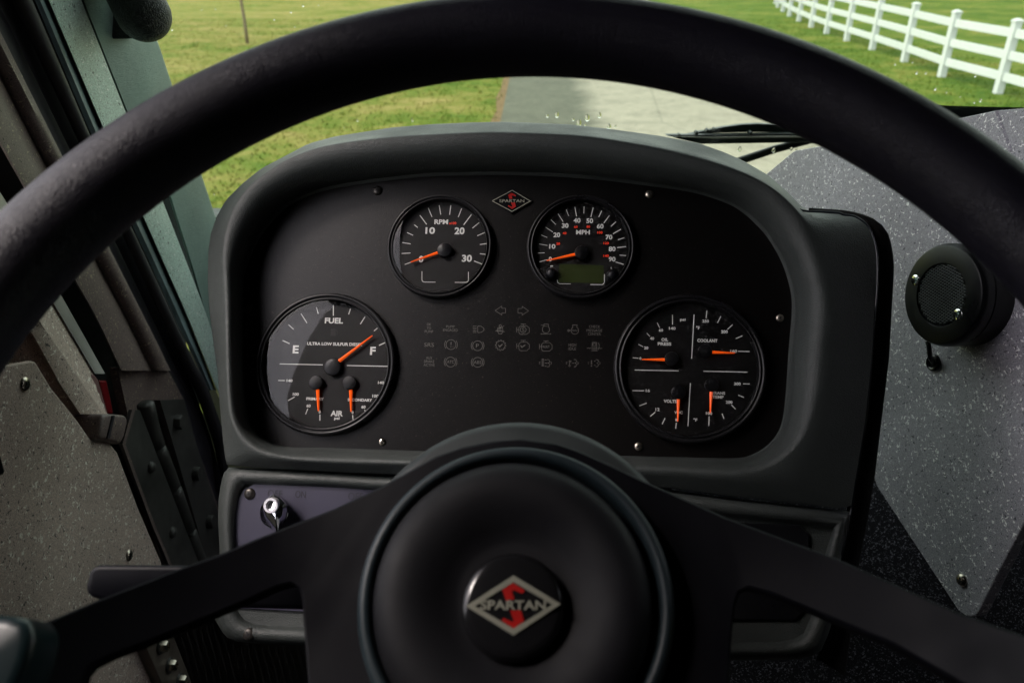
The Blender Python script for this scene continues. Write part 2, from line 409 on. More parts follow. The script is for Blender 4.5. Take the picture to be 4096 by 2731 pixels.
# grass tufts over the near lawn
M['blades'] = M['lawn']
rg = random.Random(3); GV, GF = [], []
def tuft(x, y, hh, wd):
    a = rg.random()*6.28; dx, dy = math.cos(a)*wd, math.sin(a)*wd; lx, ly = rg.gauss(0, hh*.5), rg.gauss(0, hh*.5)
    b = len(GV); GV.extend([(x-dx, y-dy, 0), (x+dx, y+dy, 0), (x+lx, y+ly, hh)]); GF.append((b, b+1, b+2))
for _ in range(52000):
    y = 7+23*rg.random()**1.3; x = -2-.62*y+(13+.62*y)*rg.random()
    e0 = -.35+(y-4)*.023
    if e0-.03 < x < e0+5.75: continue
    tuft(x, y, .015+.03*rg.random(), .014)
tag(mk('grass', GV, GF, M['lawn'], smooth=False), 'short mixed green and straw-coloured lawn grass', 'grass', kind='stuff')
# bare earth edge along the slab
M['dirt'] = simple('dirt', (.16, .11, .06), .95, 0, .1, .8, 40, .02, .5)
dv = []
for k in range(40):
    y = 4+k*1.1
    x = -.35+(y-4)*.023
    dv.append([(x-.10-.13*random.random(), y, .008), (x+.02, y, .008)])
tag(MB().loft(dv, closed=False).build('dirt_edge', M['dirt']), kind='structure')

# fences
fmat = simple('white_vinyl', (.50, .52, .53), .4, 0, .5, .1, 40, .001, .06)
posts = [(8.75, 10.2), (8.72, 12.3), (8.77, 14.4), (8.72, 16.35), (8.98, 18.6), (9.18, 20.85), (9.32, 22.9), (9.45, 24.8), (9.68, 26.8), (10.0, 28.97), (10.35, 31.1), (10.8, 33.3), (11.3, 35.6), (11.9, 37.9), (12.6, 40.1), (13.4, 42.3), (14.3, 44.4)]
def post_mesh():
    mb = MB(); a = .064; hh = 1.22
    mb.loft([[Vector((sx*a, sy*a, z)) for sx, sy in ((-1, -1), (1, -1), (1, 1), (-1, 1))] for z in (0, hh)], True, True, True)
    return mb
def fence(name, label, pts, hh, rails, group=None, a=.064, rh=.07):
    th = thing(name, label, 'fence', (pts[0][0], pts[0][1], 0))
    first = None
    for (x, y) in pts:
        if first is None:
            mb = MB(); L = wloc(th)
            mb.loft([[L+Vector((sx*a, sy*a, z)) for sx, sy in ((-1, -1), (1, -1), (1, 1), (-1, 1))] for z in (0, hh)], True, True, True)
            first = mb.build('post', fmat, th, smooth=False, bevel=.006)
            cp = MB(); q = a+.012
            cp.loft([[L+Vector((sx*k, sy*k, z)) for sx, sy in ((-1, -1), (1, -1), (1, 1), (-1, 1))] for k, z in ((q, hh), (q, hh+.025), (q*.3, hh+.06))], True, True, True)
            fc = cp.build('post_cap', fmat, first, smooth=False)
            fc.location = (0, 0, 0)
        else:
            c = first.copy(); COL.objects.link(c); c.parent = th; c.location = (x-pts[0][0], y-pts[0][1], 0)
            d = fc.copy(); COL.objects.link(d); d.parent = c
    for z in rails:
        for (p, q) in zip(pts, pts[1:]):
            p = Vector((p[0], p[1], 0)); q = Vector((q[0], q[1], 0)); t = (q-p).normalized(); s = Vector((-t.y, t.x, 0))*.02
            fr = [p+t*a-s+Vector((0, 0, z-rh)), p+t*a+s+Vector((0, 0, z-rh)), p+t*a+s+Vector((0, 0, z+rh)), p+t*a-s+Vector((0, 0, z+rh))]
            MB().prism(fr, q-p-t*2*a).build('rail', fmat, th, smooth=False)
    return th
fence('rail_fence', 'white three-rail vinyl fence running along the right of the driveway', posts, 1.2, (.30, .66, 1.02))
fence('rail_fence', 'distant white fence post bases at the far edge of the left lawn', [(-30+2.4*i, 41.6+.12*i) for i in range(13)], 1.2, (.34, .7, 1.05))

# sapling
bark = simple('bark', (.22, .17, .12), .9, 0, .2, .8, 60, .01, .3)
leafm = simple('leaf', (.09, .12, .03), .7, 0, .3, 0, 10, 0, .3)
def tree(x, y, r, hh, label, crown):
    t = thing('young_tree', label, 'tree', (x, y, 0)); B = Vector((x, y, 0)); mb = MB()
    path = [B+Vector((.02*math.sin(k*1.3), .02*math.cos(k*1.7), hh*k/8)) for k in range(9)]
    mb.tube(path, [r*(1-.75*k/8) for k in range(9)], 8)
    tips = []
    for k in range(26):
        h0 = hh*(.28+.68*random.random()); a = random.random()*6.28; L = (hh-h0)*.45+.35
        p0 = B+Vector((0, 0, h0)); d = Vector((math.cos(a), math.sin(a), .9)).normalized()
        p1 = p0+d*L*.5; p2 = p1+(d+Vector((0, 0, .3))).normalized()*L*.5
        mb.tube([p0, p1, p2], [r*.28, r*.18, r*.06], 5); tips += [p1, p2, (p1+p2)/2]
    mb.build('trunk', bark, t)
    lb = MB()
    for k in range(crown):
        p = random.choice(tips)+Vector((random.gauss(0, .16), random.gauss(0, .16), random.gauss(0, .16)))
        n = Vector((random.gauss(0, 1), random.gauss(0, 1), random.gauss(0, 1))).normalized(); a = n.orthogonal().normalized(); c = n.cross(a); s = .05
        lb.add([p-a*s, p+c*s*.6, p+a*s, p-c*s*.6], [(0, 1, 2, 3)])
    lb.build('crown', leafm, t, smooth=False)
tree(-7.2, 22.3, .05, 4.2, 'slim bare-stemmed young tree standing on the left lawn', 900)
tree(-1.9, 39.5, .07, 5.0, 'farther slim young tree whose stem foot shows at the top edge', 1200)

# ------------------------------------------------------------ truck cab shell
cab = thing('truck_cab', 'dark cab shell of the truck around the driver', 'cab', (0, 0, 1.2))
Z0, Z1 = 1.25, 3.02             # floor, roof
YF, YB, XL, XR = 1.22, -1.3, -.52, 1.9
mb = MB(); mb.box((XL-.06, YB, Z1), (XR+.06, YF+.05, Z1+.05)); mb.build('roof', M['headliner'], cab, smooth=False)
mb = MB(); mb.box((XL-.06, YB, Z0-.05), (XR+.06, YF+.05, Z0)); mb.build('floor', M['cloth'], cab, smooth=False)
mb = MB(); mb.box((XL-.06, YB-.05, Z0-.05), (XR+.06, YB, Z1+.05)); mb.build('rear_wall', M['cloth'], cab, smooth=False)
mb = MB(); mb.box((XL-.06, YF, Z0-.4), (XR+.06, YF+.05, 2.0)); mb.build('front_wall', M['black'], cab, smooth=False)
mb = MB(); mb.box((XL-.06, YF, Z1-.10), (XR+.06, YF+.05, Z1)); mb.build('windshield_header', M['headliner'], cab, smooth=False)
WY0, WY1, WZ0, WZ1 = -.1, .66, 2.10, 2.94    # side windows
for nm, x0, x1, y1 in (('left_wall', XL-.05, XL, WY1), ('right_wall', XR, XR+.05, 1.05)):
    mb = MB()
    WY0, WZ0, YE = (.06, 2.10, 1.09) if nm == 'left_wall' else (.5, 1.9, YF+.05)
    mb.box((x0, YB, Z0), (x1, YE, WZ0)); mb.box((x0, YB, WZ1), (x1, YE, Z1))
    mb.box((x0, YB, WZ0), (x1, WY0, WZ1)); mb.box((x0, y1, WZ0), (x1, YE, WZ1))
    wl = mb.build('side_wall', M['cloth'], cab, smooth=False)
    mb = MB(); mb.box((x0+.02, WY0, WZ0), (x0+.026, y1, WZ1)); mb.build('side_window', M['window'], cab, smooth=False)

# windshield (plane just outside the dash), gasket and drops
YW = 1.16
ws = thing('windshield', 'large greenish windshield with scattered rain drops', 'windshield', (.6, YW, 2.3))
mb = MB(); mb.box((-.50, YW, 1.98), (XR, YW+.006, 2.90)); mb.build('glass_pane', M['windshield'], ws, smooth=False)
mb = MB()
a = [onY(u, v, YW-.02) for u, v in ((3560, 425), (3821, 438), (3976, 443), (4500, 452))]
b_ = [onY(u, v, YW-.02) for u, v in ((3560, 475), (3840, 482), (3976, 486), (4500, 500))]
mb.loft([a, b_, [p+Vector((0, .03, 0)) for p in b_], [p+Vector((0, .03, 0)) for p in a]], closed=False); mb.build('gasket', M['wiper'], ws)
drops = [(2228, 458, 7), (2189, 463, 5), (2293, 478, 5), (2316, 491, 9), (2349, 470, 9), (2398, 460, 7), (2436, 505, 8), (2462, 505, 4), (2340, 500, 4), (2959, 596, 7), (3094, 600, 6), (3165, 595, 5), (3185, 596, 4),
  (688, 119, 6), (807, 39, 3), (862, 36, 4), (904, 102, 3), (1097, 79, 4), (1164, 49, 5), (1213, 23, 6), (1179, 107, 3), (1274, 21, 3), (970, 132, 2), (880, 666, 4), (857, 777, 5), (1650, 480, 4), (1430, 481, 4), (1377, 510, 3), (840, 1020, 3),
  (3666, 292, 4), (3703, 293, 3), (3901, 304, 4), (3741, 357, 4), (3922, 402, 4), (3897, 411, 3), (3580, 258, 3), (3786, 370, 2), (3650, 250, 2), (3840, 388, 2)]
dm = None
for k, (u, v, r) in enumerate(drops):
    p = onY(u, v, YW); rr = r*(.5 if u < 1400 else .9)/F*1.35
    if dm is None:
        mb = MB(); n = 14; prof = [(math.cos(t)*1.0, math.sin(t)*.55) for t in [math.pi/2*i/5 for i in range(6)]]
        rings = []
        for (q, h) in prof: rings.append([Vector((math.cos(2*math.pi*i/n)*max(q, .001), -h, math.sin(2*math.pi*i/n)*max(q, .001)*1.15 - (.25*q if math.sin(2*math.pi*i/n) < 0 else 0))) for i in range(n)])
        rings.insert(0, [Vector((p_.x*.98, .02, p_.z*.98)) for p_ in rings[0]])
        mb.loft(rings, True, True, True); do = mb.build('rain_drop', M['water']); dm = do
    else:
        do = dm.copy(); COL.objects.link(do)
    do.location = p+Vector((0, -.0005, 0)); do.scale = (rr, rr, rr*random.uniform(.9, 1.35))
    if u < 1400: where = 'small clear rain drop on the windshield over the left lawn'
    elif u > 3500: where = 'small clear rain drop on the windshield below the fence'
    elif u > 2900: where = 'small clear rain drop on the windshield near the wiper arm'
    elif u > 2100: where = 'clear rain drop on the windshield over the concrete above the dash hood'
    else: where = 'tiny rain drop on the windshield just above the left dash hood'
    tag(do, where, 'rain drop', where.replace('small ', '').replace('clear ', '').replace('tiny ', '').replace('rain drop', 'rain drops'))

# wiper outside the glass
yw = YW+.035
wi = thing('windshield_wiper', 'black wiper blade and arm lying low on the windshield', 'wiper', tuple(onY(3000, 560, yw)))
def yprism(px, y, d, name, mat, par, bevel=None):
    return MB().prism([onY(u, v, y) for u, v in px], Vector((0, d, 0))).build(name, mat, par, smooth=False, bevel=bevel)
yprism([(2664, 541), (2850, 540), (3000, 537), (3200, 534), (3420, 532), (3420, 574), (3200, 570), (3000, 574), (2806, 577), (2714, 556)], yw, .012, 'blade', M['wiper'], wi, .001)
yprism([(2664, 546), (2850, 549), (3200, 545), (3420, 543), (3420, 549), (3200, 551), (2850, 555)], yw-.004, .003, 'blade_rib', M['alu'], wi)
yprism([(2750, 540), (2790, 530), (2842, 520), (2900, 508), (2969, 499), (3030, 496), (3100, 498), (3220, 520), (3420, 560), (3420, 548), (3200, 541), (3100, 530), (3000, 530), (2900, 532), (2850, 534), (2790, 541)], yw+.014, .01, 'blade_frame', M['wiper'], wi, .001)
mb = MB(); mb.tube([onY(u, v, yw+.02) for u, v in ((2830, 690), (2955, 645), (3100, 597), (3240, 560), (3420, 530))], .0062, 10); mb.build('arm', M['wiper'], wi)
for (u, v, r) in ((2719, 541, 4), (2788, 533, 6), (2831, 526, 7), (2860, 520, 6), (3003, 533, 6)):
    mb = MB(); p = onY(u, v, yw-.002); q = r/F*1.4; mb.lathe(p, Vector((1, 0, 0)), Vector((0, 0, 1)), Vector((0, -1, 0)), [(q, -.01), (q, 0), (q*.8, .002), (0, .0025)], 12); mb.build('rivet', M['wiper'], wi)

# ------------------------------------------------------------ left side: pillar, seal, door
def strip(name, bounds, mat, parent, vs, smooth=True, auto=40):
    rings = []
    for P, x in bounds:
        r = []
        for v in vs:
            u = at_v(P, v); r.append(onX(u, v, x))
        rings.append(r)
    return MB().loft(rings, closed=False).build(name, mat, parent, smooth=smooth, auto=auto)
def rng(a, b, n): return [a+(b-a)*i/(n-1) for i in range(n)]
e_r = [(530, -140), (576, 0), (630, 165), (688, 340), (805, 696), (864, 875), (1000, 1290), (1100, 1600)]
e_l = [(270, -140), (325, 0), (505, 455), (677, 791), (767, 1078), (840, 1350), (900, 1600)]
d_r = [(270, -140), (325, 0), (505, 455), (650, 803), (805, 1200), (850, 1330), (930, 1600)]
d_l = [(128, -140), (190, 0), (410, 515), (575, 880), (680, 1117), (740, 1250), (800, 1400), (880, 1600)]
c_l = [(70, -140), (138, 0), (367, 543), (530, 906), (602, 1059), (667, 1200), (723, 1325), (786, 1453), (850, 1600), (905, 1800)]
s_l = [(-25, -140), (38, 0), (318, 589), (485, 943), (774, 1566), (839, 1751), (876, 1900), (900, 2000)]
b_l = [(-120, -140), (0, 126), (237, 600), (434, 985), (638, 1389), (727, 1578), (797, 1814), (850, 2000)]
pil = thing('windshield_pillar', 'grey textured windshield pillar trim left of the glass', 'pillar', tuple(onX(500, 500, -.46)))
VS = rng(-1500, 1600, 70)
strip('vinyl_cover', [(e_l, -.475), (e_l, -.470), ([(u+8, v) for u, v in e_l], -.462), ([(u*.5+w_*.5, v) for (u, v), w_ in zip(e_l, [at_v(e_r, q[1]) for q in e_l])], -.458), ([(u-6, v) for u, v in e_r], -.462), (e_r, -.468), (e_r, -.50)], M['pillar_vinyl'], pil, VS)
strip('painted_post', [(d_l, -.47), ([(u+5, v) for u, v in d_l], -.452), ([(u-5, v) for u, v in d_r], -.452), (d_r, -.456), (d_r, -.50)], M['pillar'], pil, VS)
strip('gap_filler', [([(u-6, v) for u, v in d_r], -.488), ([(u+10, v) for u, v in e_l], -.488)], M['slot'], pil, VS)
ws_ = thing('door_seal', 'black bulb rubber seal running down the door opening', 'door seal', tuple(onX(500, 950, -.45)))
VC = rng(-1500, 1560, 64)
strip('seal_lip', [(c_l, -.455), ([(u*.6+at_v(d_l, v)*.4, v) for u, v in c_l], -.451), ([(u+1, v) for u, v in d_l], -.462)], M['lip'], ws_, VC)
mb = MB(); path = []; rad = []
for v in rng(-1500, 1960, 100):
    if v < 1500: a_, c_ = at_v(s_l, v), at_v(c_l, v)
    else: a_ = at_v(s_l, v); c_ = a_+[72, 60][int(v > 1800)] - (max(0, v-1800)*.12)
    p = onX((a_+c_)/2, v, -.452); dd = (p-O).dot(d2w(0, 0, 1)); path.append(p)
    rad.append((c_-a_)*.5*.70/F*dd)
mb.tube(path, rad, 20)
sl = mb.build('bulb', M['rubber'], ws_)
dr = thing('door_opening_frame', 'brown-grey speckled door jamb with dark rubber band beside the seal', 'door frame', tuple(onX(300, 900, -.45)))
VB = rng(-1500, 2000, 70)
strip('rubber_band', [([(u-3, v) for u, v in b_l], -.462), ([(u*.5+at_v(s_l, v)*.5, v) for u, v in b_l], -.468), ([(u+6, v) for u, v in s_l], -.462)], M['band'], dr, VB)
j_l = [(-300, 0), (0, 583), (98, 756), (300, 1130), (366, 1240), (425, 1363), (480, 1482), (560, 1640)]
VJ = rng(-1000, 1482, 60)
def btw(A, B, f): return [(at_v(A, v)*(1-f)+at_v(B, v)*f, v) for v in rng(-1000, 1620, 40)]
strip('jamb', [(j_l, -.465), (btw(j_l, b_l, .03), -.447), (btw(j_l, b_l, .33), -.446), (btw(j_l, b_l, .52), -.452), (btw(j_l, b_l, .62), -.456), (btw(j_l, b_l, .74), -.449), (btw(j_l, b_l, .9), -.444), (b_l, -.448), (b_l, -.47)], M['jamb'], dr, VJ, auto=60)
# lower jamb plate down to the hinge
P = [(470, 1470), (560, 1463), (640, 1420), (732, 1592), (800, 1820), (880, 2050), (960, 2700), (760, 2740), (620, 2150), (520, 1700)]
MB().prism([onX(u, v, -.462) for u, v in P], Vector((-.01, 0, 0))).build('lower_plate', M['jamb'], dr, smooth=False)
P = [(300, 900), (640, 1380), (740, 1592), (980, 2350), (1150, 2800), (300, 2800), (-500, 2800), (-500, 900)]
MB().prism([onX(u, v, -.50) for u, v in P], Vector((-.01, 0, 0))).build('backing_plate', M['band'], dr, smooth=False)

# cab door
door = thing('cab_door', 'grey speckled cab door panel at the left with brass-coloured screws', 'door', tuple(onX(300, 2000, -.43)))
panel_out = [(-700, 1560), (25, 1461), (128, 1443), (142, 1447), (204, 1550), (310, 1682), (362, 1757), (387, 1771), (437, 1768), (470, 1810), (553, 2031), (647, 2252), (660, 2420), (620, 2560), (650, 2740), (760, 3000), (-900, 3300)]
MB().prism([onX(u, v, -.42) for u, v in panel_out], Vector((-.006, 0, 0))).build('door_panel', M['door'], door, smooth=False, bevel=.0015)
sil_r = [(-500, -60), (36, 827), (247, 1185), (421, 1495), (470, 1580)]
sil_l = [(-560, -60), (0, 850), (217, 1219), (378, 1495), (396, 1518), (434, 1652)]
br_e = [(-640, -60), (0, 1030), (100, 1195), (162, 1291), (349, 1566), (410, 1652), (440, 1700)]
gr_o = [(-700, 0), (0, 1165), (125, 1340), (238, 1545), (320, 1665), (392, 1752), (420, 1790)]
gr_i = [(-760, 60), (0, 1250), (112, 1400), (204, 1550), (310, 1682), (375, 1768)]
VD = rng(300, 1765, 40)
strip('frame_edge', [(gr_i, -.445), (gr_o, -.443), ([(u+8, v) for u, v in gr_o], -.428), (br_e, -.424), ([(u+6, v) for u, v in br_e], -.427), (sil_l, -.437)], M['door'], door, rng(300, 1655, 36), auto=50)
strip('window_channel', [(sil_l, -.440), ([(u+2, v) for u, v in sil_l], -.434), ([(u-2, v) for u, v in sil_r], -.436), (sil_r, -.46)], M['alu'], door, rng(300, 1494, 30))
P = [(-900, 900), (0, 1180), (150, 1400), (400, 1760), (500, 1900), (400, 2200), (-900, 2200)]
MB().prism([onX(u, v, -.447) for u, v in P], Vector((-.01, 0, 0))).build('inner_skin', M['door'], door, smooth=False)
P = [(380, 1496), (421, 1494), (428, 1520), (396, 1519)]
MB().prism([onX(u, v, -.434) for u, v in P], Vector((-.01, 0, 0))).build('channel_end', M['black'], door, smooth=False)
P = [(396, 1519), (428, 1520), (444, 1590), (456, 1656), (434, 1653), (415, 1590)]
MB().prism([onX(u, v, -.433) for u, v in P], Vector((-.01, 0, 0))).build('red_marker_light', M['redlight'], door, smooth=False, bevel=.002)
P = [(340, 1490), (378, 1496), (396, 1519), (415, 1590), (434, 1653), (418, 1655), (380, 1600)]
MB().prism([onX(u, v, -.434) for u, v in P], Vector((-.006, 0, 0))).build('marker_reflection', M['pink'], door, smooth=False, bevel=.002)  # pinkish reflection left of the red marker, put in as a coloured strip
P = [(412, 1657), (440, 1655), (505, 1660), (514, 1680), (500, 1745), (484, 1778), (432, 1762), (398, 1757), (402, 1710)]
MB().prism([onX(u, v, -.412) for u, v in P], Vector((-.03, 0, 0))).build('corner_block', M['jamb'], door, smooth=True, bevel=.005, bseg=3)
P = [(452, 1662), (460, 1662), (440, 1752), (430, 1752)]
MB().prism([onX(u, v, -.4105) for u, v in P], Vector((-.004, 0, 0))).build('block_groove', M['band'], door, smooth=False)
P = [(-200, 1700), (0, 1788), (25, 1880), (24, 1900), (0, 1907), (-200, 1960)]
MB().prism([onX(u, v, -.40) for u, v in P], Vector((-.02, 0, 0))).build('door_handle', M['blackgloss'], door, smooth=True, bevel=.003)
def screw(C, ex, ey, n, r, name, parent, mat, dome=.45, slots=True, hole=False):
    mb = MB(); mb.lathe(C, ex, ey, n, [(r*1.0, -r*.2), (r, 0), (r*.93, r*dome*.45), (r*.7, r*dome*.8), (r*.35, r*dome), (0, r*dome*1.04)], 24)
    s = mb.build(name, mat, parent, auto=60)
    if slots:
        m2 = MB()
        for a in (.35, .35+math.pi/2):
            q = ex*math.cos(a)+ey*math.sin(a); p_ = n.cross(q)
            hh = r*dome*1.07
            m2.add([C+q*r*.52*s1+p_*r*.10*s2+n*(hh*(1.0)) for s1, s2 in ((-1, -1), (1, -1), (1, 1), (-1, 1))], [(0, 1, 2, 3)])
            m2.add([C+q*r*.52*s1+p_*r*.10*s2+n*(hh*.97 if True else 0) for s1, s2 in ((-1, -1), (1, -1), (1, 1), (-1, 1))], [(0, 1, 2, 3)])
            a += 0
        m2.build('cross_slot', M['slot'], s, smooth=False)
    return s
XN = Vector((1, 0, 0)); DY = Vector((0, 1, 0)); DZ = Vector((0, 0, 1))
for (u, v, r) in ((98, 1536, 30), (515, 2220, 24)):
    p = onX(u, v, -.42); z = (p-O).dot(d2w(0, 0, 1)); screw(p, DY, DZ, XN, r/F*z, 'screw', door, M['steel'])
# hinge
lf = [(536, 1638), (497, 1776), (553, 1931), (612, 2091), (680, 2252), (760, 2450), (880, 2760), (1000, 2760), (760, 2160), (640, 1850), (560, 1640)]
hg = MB().prism([onX(u, v, -.428) for u, v in lf], Vector((-.006, 0, 0))).build('hinge', M['hinge'], door, smooth=False)
le = [(536, 1638), (497, 1776), (553, 1931), (612, 2091), (680, 2252), (760, 2450), (880, 2760)]
MB().loft([[onX(u-7, v, -.4265) for u, v in le], [onX(u+5, v, -.4265) for u, v in le], [onX(u+5, v, -.435) for u, v in le]], closed=False).build('leaf_edge', M['jamb'], hg, smooth=False)
rf = [(640, 1600), (735, 1596), (800, 1820), (870, 2040), (960, 2400), (1080, 2760), (980, 2760), (830, 2250), (700, 1800)]
MB().prism([onX(u, v, -.452) for u, v in rf], Vector((-.008, 0, 0))).build('post_leaf', M['hinge'], hg, smooth=False)
bp = [(578, 1600), (616, 1760), (672, 1900), (722, 2040), (770, 2180), (830, 2350), (960, 2740)]
segs = [(1612, 1788), (1796, 1950), (1958, 2120), (2128, 2300), (2308, 2500)]
for a_, b2 in segs:
    path = [onX(at_v(bp, v), v, -.437) for v in rng(a_, b2, 5)]; z = (path[2]-O).dot(d2w(0, 0, 1))
    q = 33/F*z; t0 = (path[1]-path[0]).normalized()*.002
    MB().tube([path[0]]+[path[0]+t0]+path[1:-1]+[path[-1]-t0, path[-1]], [q*.8, q]+[q]*3+[q, q*.8], 16).build('knuckle', M['hinge'], hg, auto=60)
for (u, v, r) in ((705, 1688, 30), (778, 1893, 28), (833, 2085, 27)):
    p = onX(u, v, -.452); z = (p-O).dot(d2w(0, 0, 1)); q = r/F*z
    MB().lathe(p, DY, DZ, XN, [(q, 0), (q, .006), (q*.9, .0085), (0, .009)], 6 if v < 1700 else 20).build('bolt', M['hinge'], hg, auto=40)
for (u, v, r) in ((602, 1868, 24), (688, 2128, 24)):
    p = onX(u, v, -.428); z = (p-O).dot(d2w(0, 0, 1)); q = r/F*z
    MB().lathe(p, DY, DZ, XN, [(q, 0), (q, .001), (q*.8, .004), (0, .005)], 20).build('rivet', M['hinge'], hg)
# piano hinge strip at bottom and check strap
ps = thing('hinge_strip', 'tan metal strip with three shiny bolts on the lower door', 'metal strip', tuple(onX(650, 2600, -.41)))
MB().prism([onX(u, v, -.408) for u, v in ((560, 2530), (650, 2440), (691, 2531), (768, 2731), (830, 2900), (710, 2900), (647, 2731), (590, 2600))], Vector((-.012, 0, 0))).build('strap', M['hingestrip'], ps, smooth=False, bevel=.001)
for (u, v) in ((641, 2583), (676, 2660), (717, 2722)):
    p = onX(u, v, -.408); z = (p-O).dot(d2w(0, 0, 1)); q = 32/F*z
    w_ = MB().lathe(p, DY, DZ, XN, [(q, 0), (q, .001), (q*.95, .0022), (0, .0022)], 24).build('washer', M['hinge'], ps, auto=40)
    MB().lathe(p+XN*.002, DY, DZ, XN, [(q*.74, 0), (q*.72, .005), (q*.6, .007), (q*.3, .0072), (q*.28, .005), (0, .005)], 6).build('bolt_head', M['steel'], ps, auto=30)
# ribbed boot
bt = MB(); rings = []
for k in range(61):
    u = 640+14*k; d = (k % 2)*.004
    rings.append([W(u+(v-2400)*.28, v, 1.02-d+(k*.0006)) for v in rng(2380, 2900, 14)])
bt.loft(rings, closed=False)
tag(bt.build('ribbed_mat', M['boot'], None, origin=W(900, 2600, 1.0)), 'black ribbed woven mat beside the door under the dash', 'mat')

# pillar pod (grab handle end)
pod = thing('grab_handle', 'dark rounded end of a grab handle high on the left pillar', 'grab handle', tuple(W(560, 0, .84)))
mb = MB(); z = .84; q = 105/F*z; path = []; rad = []
for k in range(12):
    t = k/11; path.append(W(380-60+255*t, -330-120+510*t, z)); rad.append(q)
dirv = (path[-1]-path[-2]).normalized(); e = path[-1]
for k in range(1, 9):
    a = math.pi/2*k/8; path.append(e+dirv*math.sin(a)*q*.98); rad.append(max(q*math.cos(a), 1e-4))
mb.tube(path, rad, 28); mb.build('grip', M['pod'], pod)
base = [(300, -200), (330, -20), (362, 80), (392, 148), (415, 158), (480, 157), (560, 155), (590, 60), (560, -40), (500, -200)]
MB().prism([W(u, v, .885) for u, v in base], (W(400, 0, .93)-W(400, 0, .885))).build('bracket', M['pod'], pod, smooth=True, bevel=.004, bseg=3)

# ------------------------------------------------------------ dashboard
dash = thing('dashboard', 'dark grey vinyl dashboard hood holding the black gauge panel', 'dashboard', tuple(PP(2050, 1500, -.05)))
A = [(973,1250),(976,1113),(994,1047),(1019,991),(1055,930),(1106,868),(1167,817),(1234,784),(1310,759),(1438,737),(1565,721),(1718,705),(1871,701),(2000,700),(2204,705),(2408,720),(2612,746),(2765,769),(2893,807),(2969,848),(3046,919),(3097,991),(3133,1062),(3163,1164),(3168,1250),(3155,1403),(3145,1556),(3132,1670),(3109,1735),(3063,1786),(3002,1820),(2936,1832),(2706,1828),(2502,1823),(2100,1814),(1708,1804),(1310,1791),(1150,1787),(1081,1765),(1030,1724),(1004,1689),(989,1638),(981,1556),(976,1403)]
D = [(905,1250),(900,1120),(895,1037),(902,950),(922,880),(952,812),(1005,742),(1070,690),(1157,636),(1310,585),(1565,552),(1820,538),(2000,533),(2306,545),(2510,573),(2714,614),(2918,672),(3071,742),(3180,835),(3230,920),(3275,1030),(3303,1130),(3314,1210),(3312,1300),(3300,1400),(3285,1541),(3258,1668),(3215,1763),(3141,1840),(3045,1887),(2918,1899),(2664,1884),(2300,1872),(1900,1860),(1500,1850),(1250,1842),(1120,1830),(1020,1800),(960,1745),(925,1670),(912,1560),(907,1400)]
E_ = [(838,1250),(830,1120),(833,1006),(843,935),(866,868),(902,802),(968,736),(1045,674),(1132,629),(1234,575),(1336,547),(1463,527),(1565,511),(1718,498),(1871,491),(2000,488),(2128,492),(2281,499),(2459,519),(2638,544),(2791,572),(2893,608),(2969,641),(3071,700),(3148,766),(3200,820),(3235,846),(3354,853),(3419,866),(3466,898),(3494,950),(3508,1020),(3509,1120),(3503,1200),(3497,1250),(3487,1428),(3461,1684),(3431,1862),(3403,2036),(3200,2016),(2961,1988),(2686,1952),(2400,1928),(2000,1910),(1500,1893),(1100,1874),(930,1862),(905,1857),(892,1760),(877,1600),(872,1495),(858,1403)]
CC = (2070, 1250); NA = 300
angs = [2*math.pi*k/NA for k in range(NA)]
def dense(P): return catmull(P, True, 4)
rA = polar(A, CC, angs); rD = polar(D, CC, angs)
ang_extra = angs
rE = polar(E_, CC, angs, smooth=False)
def lerp2(a, b, t): return (a[0]+(b[0]-a[0])*t, a[1]+(b[1]-a[1])*t)
def hE(a):                       # height of outer edge over panel plane, by direction
    d = math.degrees(a) % 360    # 0 = right, 90 = down (image)
    tb = [(0, .022), (60, .026), (90, .028), (140, .026), (158, .02), (175, .004), (200, -.004), (270, -.012), (318, -.008), (330, -.004), (342, .004), (350, .015), (360, .022)]
    for (p, x), (q, y) in zip(tb, tb[1:]):
        if p <= d <= q: return x+(y-x)*(d-p)/(q-p)
rings = []
hr = .036
for (t, h) in ((-.03, -.002), (0, 0), (.08, .0015), (.10, .006), (.25, .017), (.45, .027), (.65, .033), (.85, .0362), (.95, .0363)):
    rings.append([PP(*lerp2(a, d, t), h) for a, d in zip(rA, rD)])
for (t, f) in ((0, 0), (.12, .04), (.3, .22), (.55, .5), (.8, .78), (.94, .93)):
    rings.append([PP(*lerp2(d, e, t), .0363+(hE(a)-.0363)*f) for d, e, a in zip(rD, rE, angs)])
rings.append([PP(e[0], e[1], hE(a)) for e, a in zip(rE, angs)])
rings.append([p-NP*.003-(p-PP0).normalized()*.0015 for p in rings[-1]])
rings.append([p-NP*.10 for p in rings[-1]])
MB().loft(rings).build('hood_housing', M['vinyl'], dash, auto=70)
pa = [PP(*lerp2(CC, a, 1.03), -.0005) for a in rA]
ip = MB().add(pa, [tuple(range(NA))]).build('instrument_panel', M['panel'], dash, smooth=False)
# panel screws
for (u, v, r, mt) in ((1510, 762, 20, 'darksteel'), (2598, 777, 17, 'steel'), (989, 1236, 19, 'darksteel'), (3120, 1272, 15, 'steel'), (1528, 1767, 14, 'steel'), (2554, 1785, 16, 'steel')):
    p = PP(u, v, 0); screw(p, EX, EY, NP, r/F*.66, 'screw', ip, M[mt])
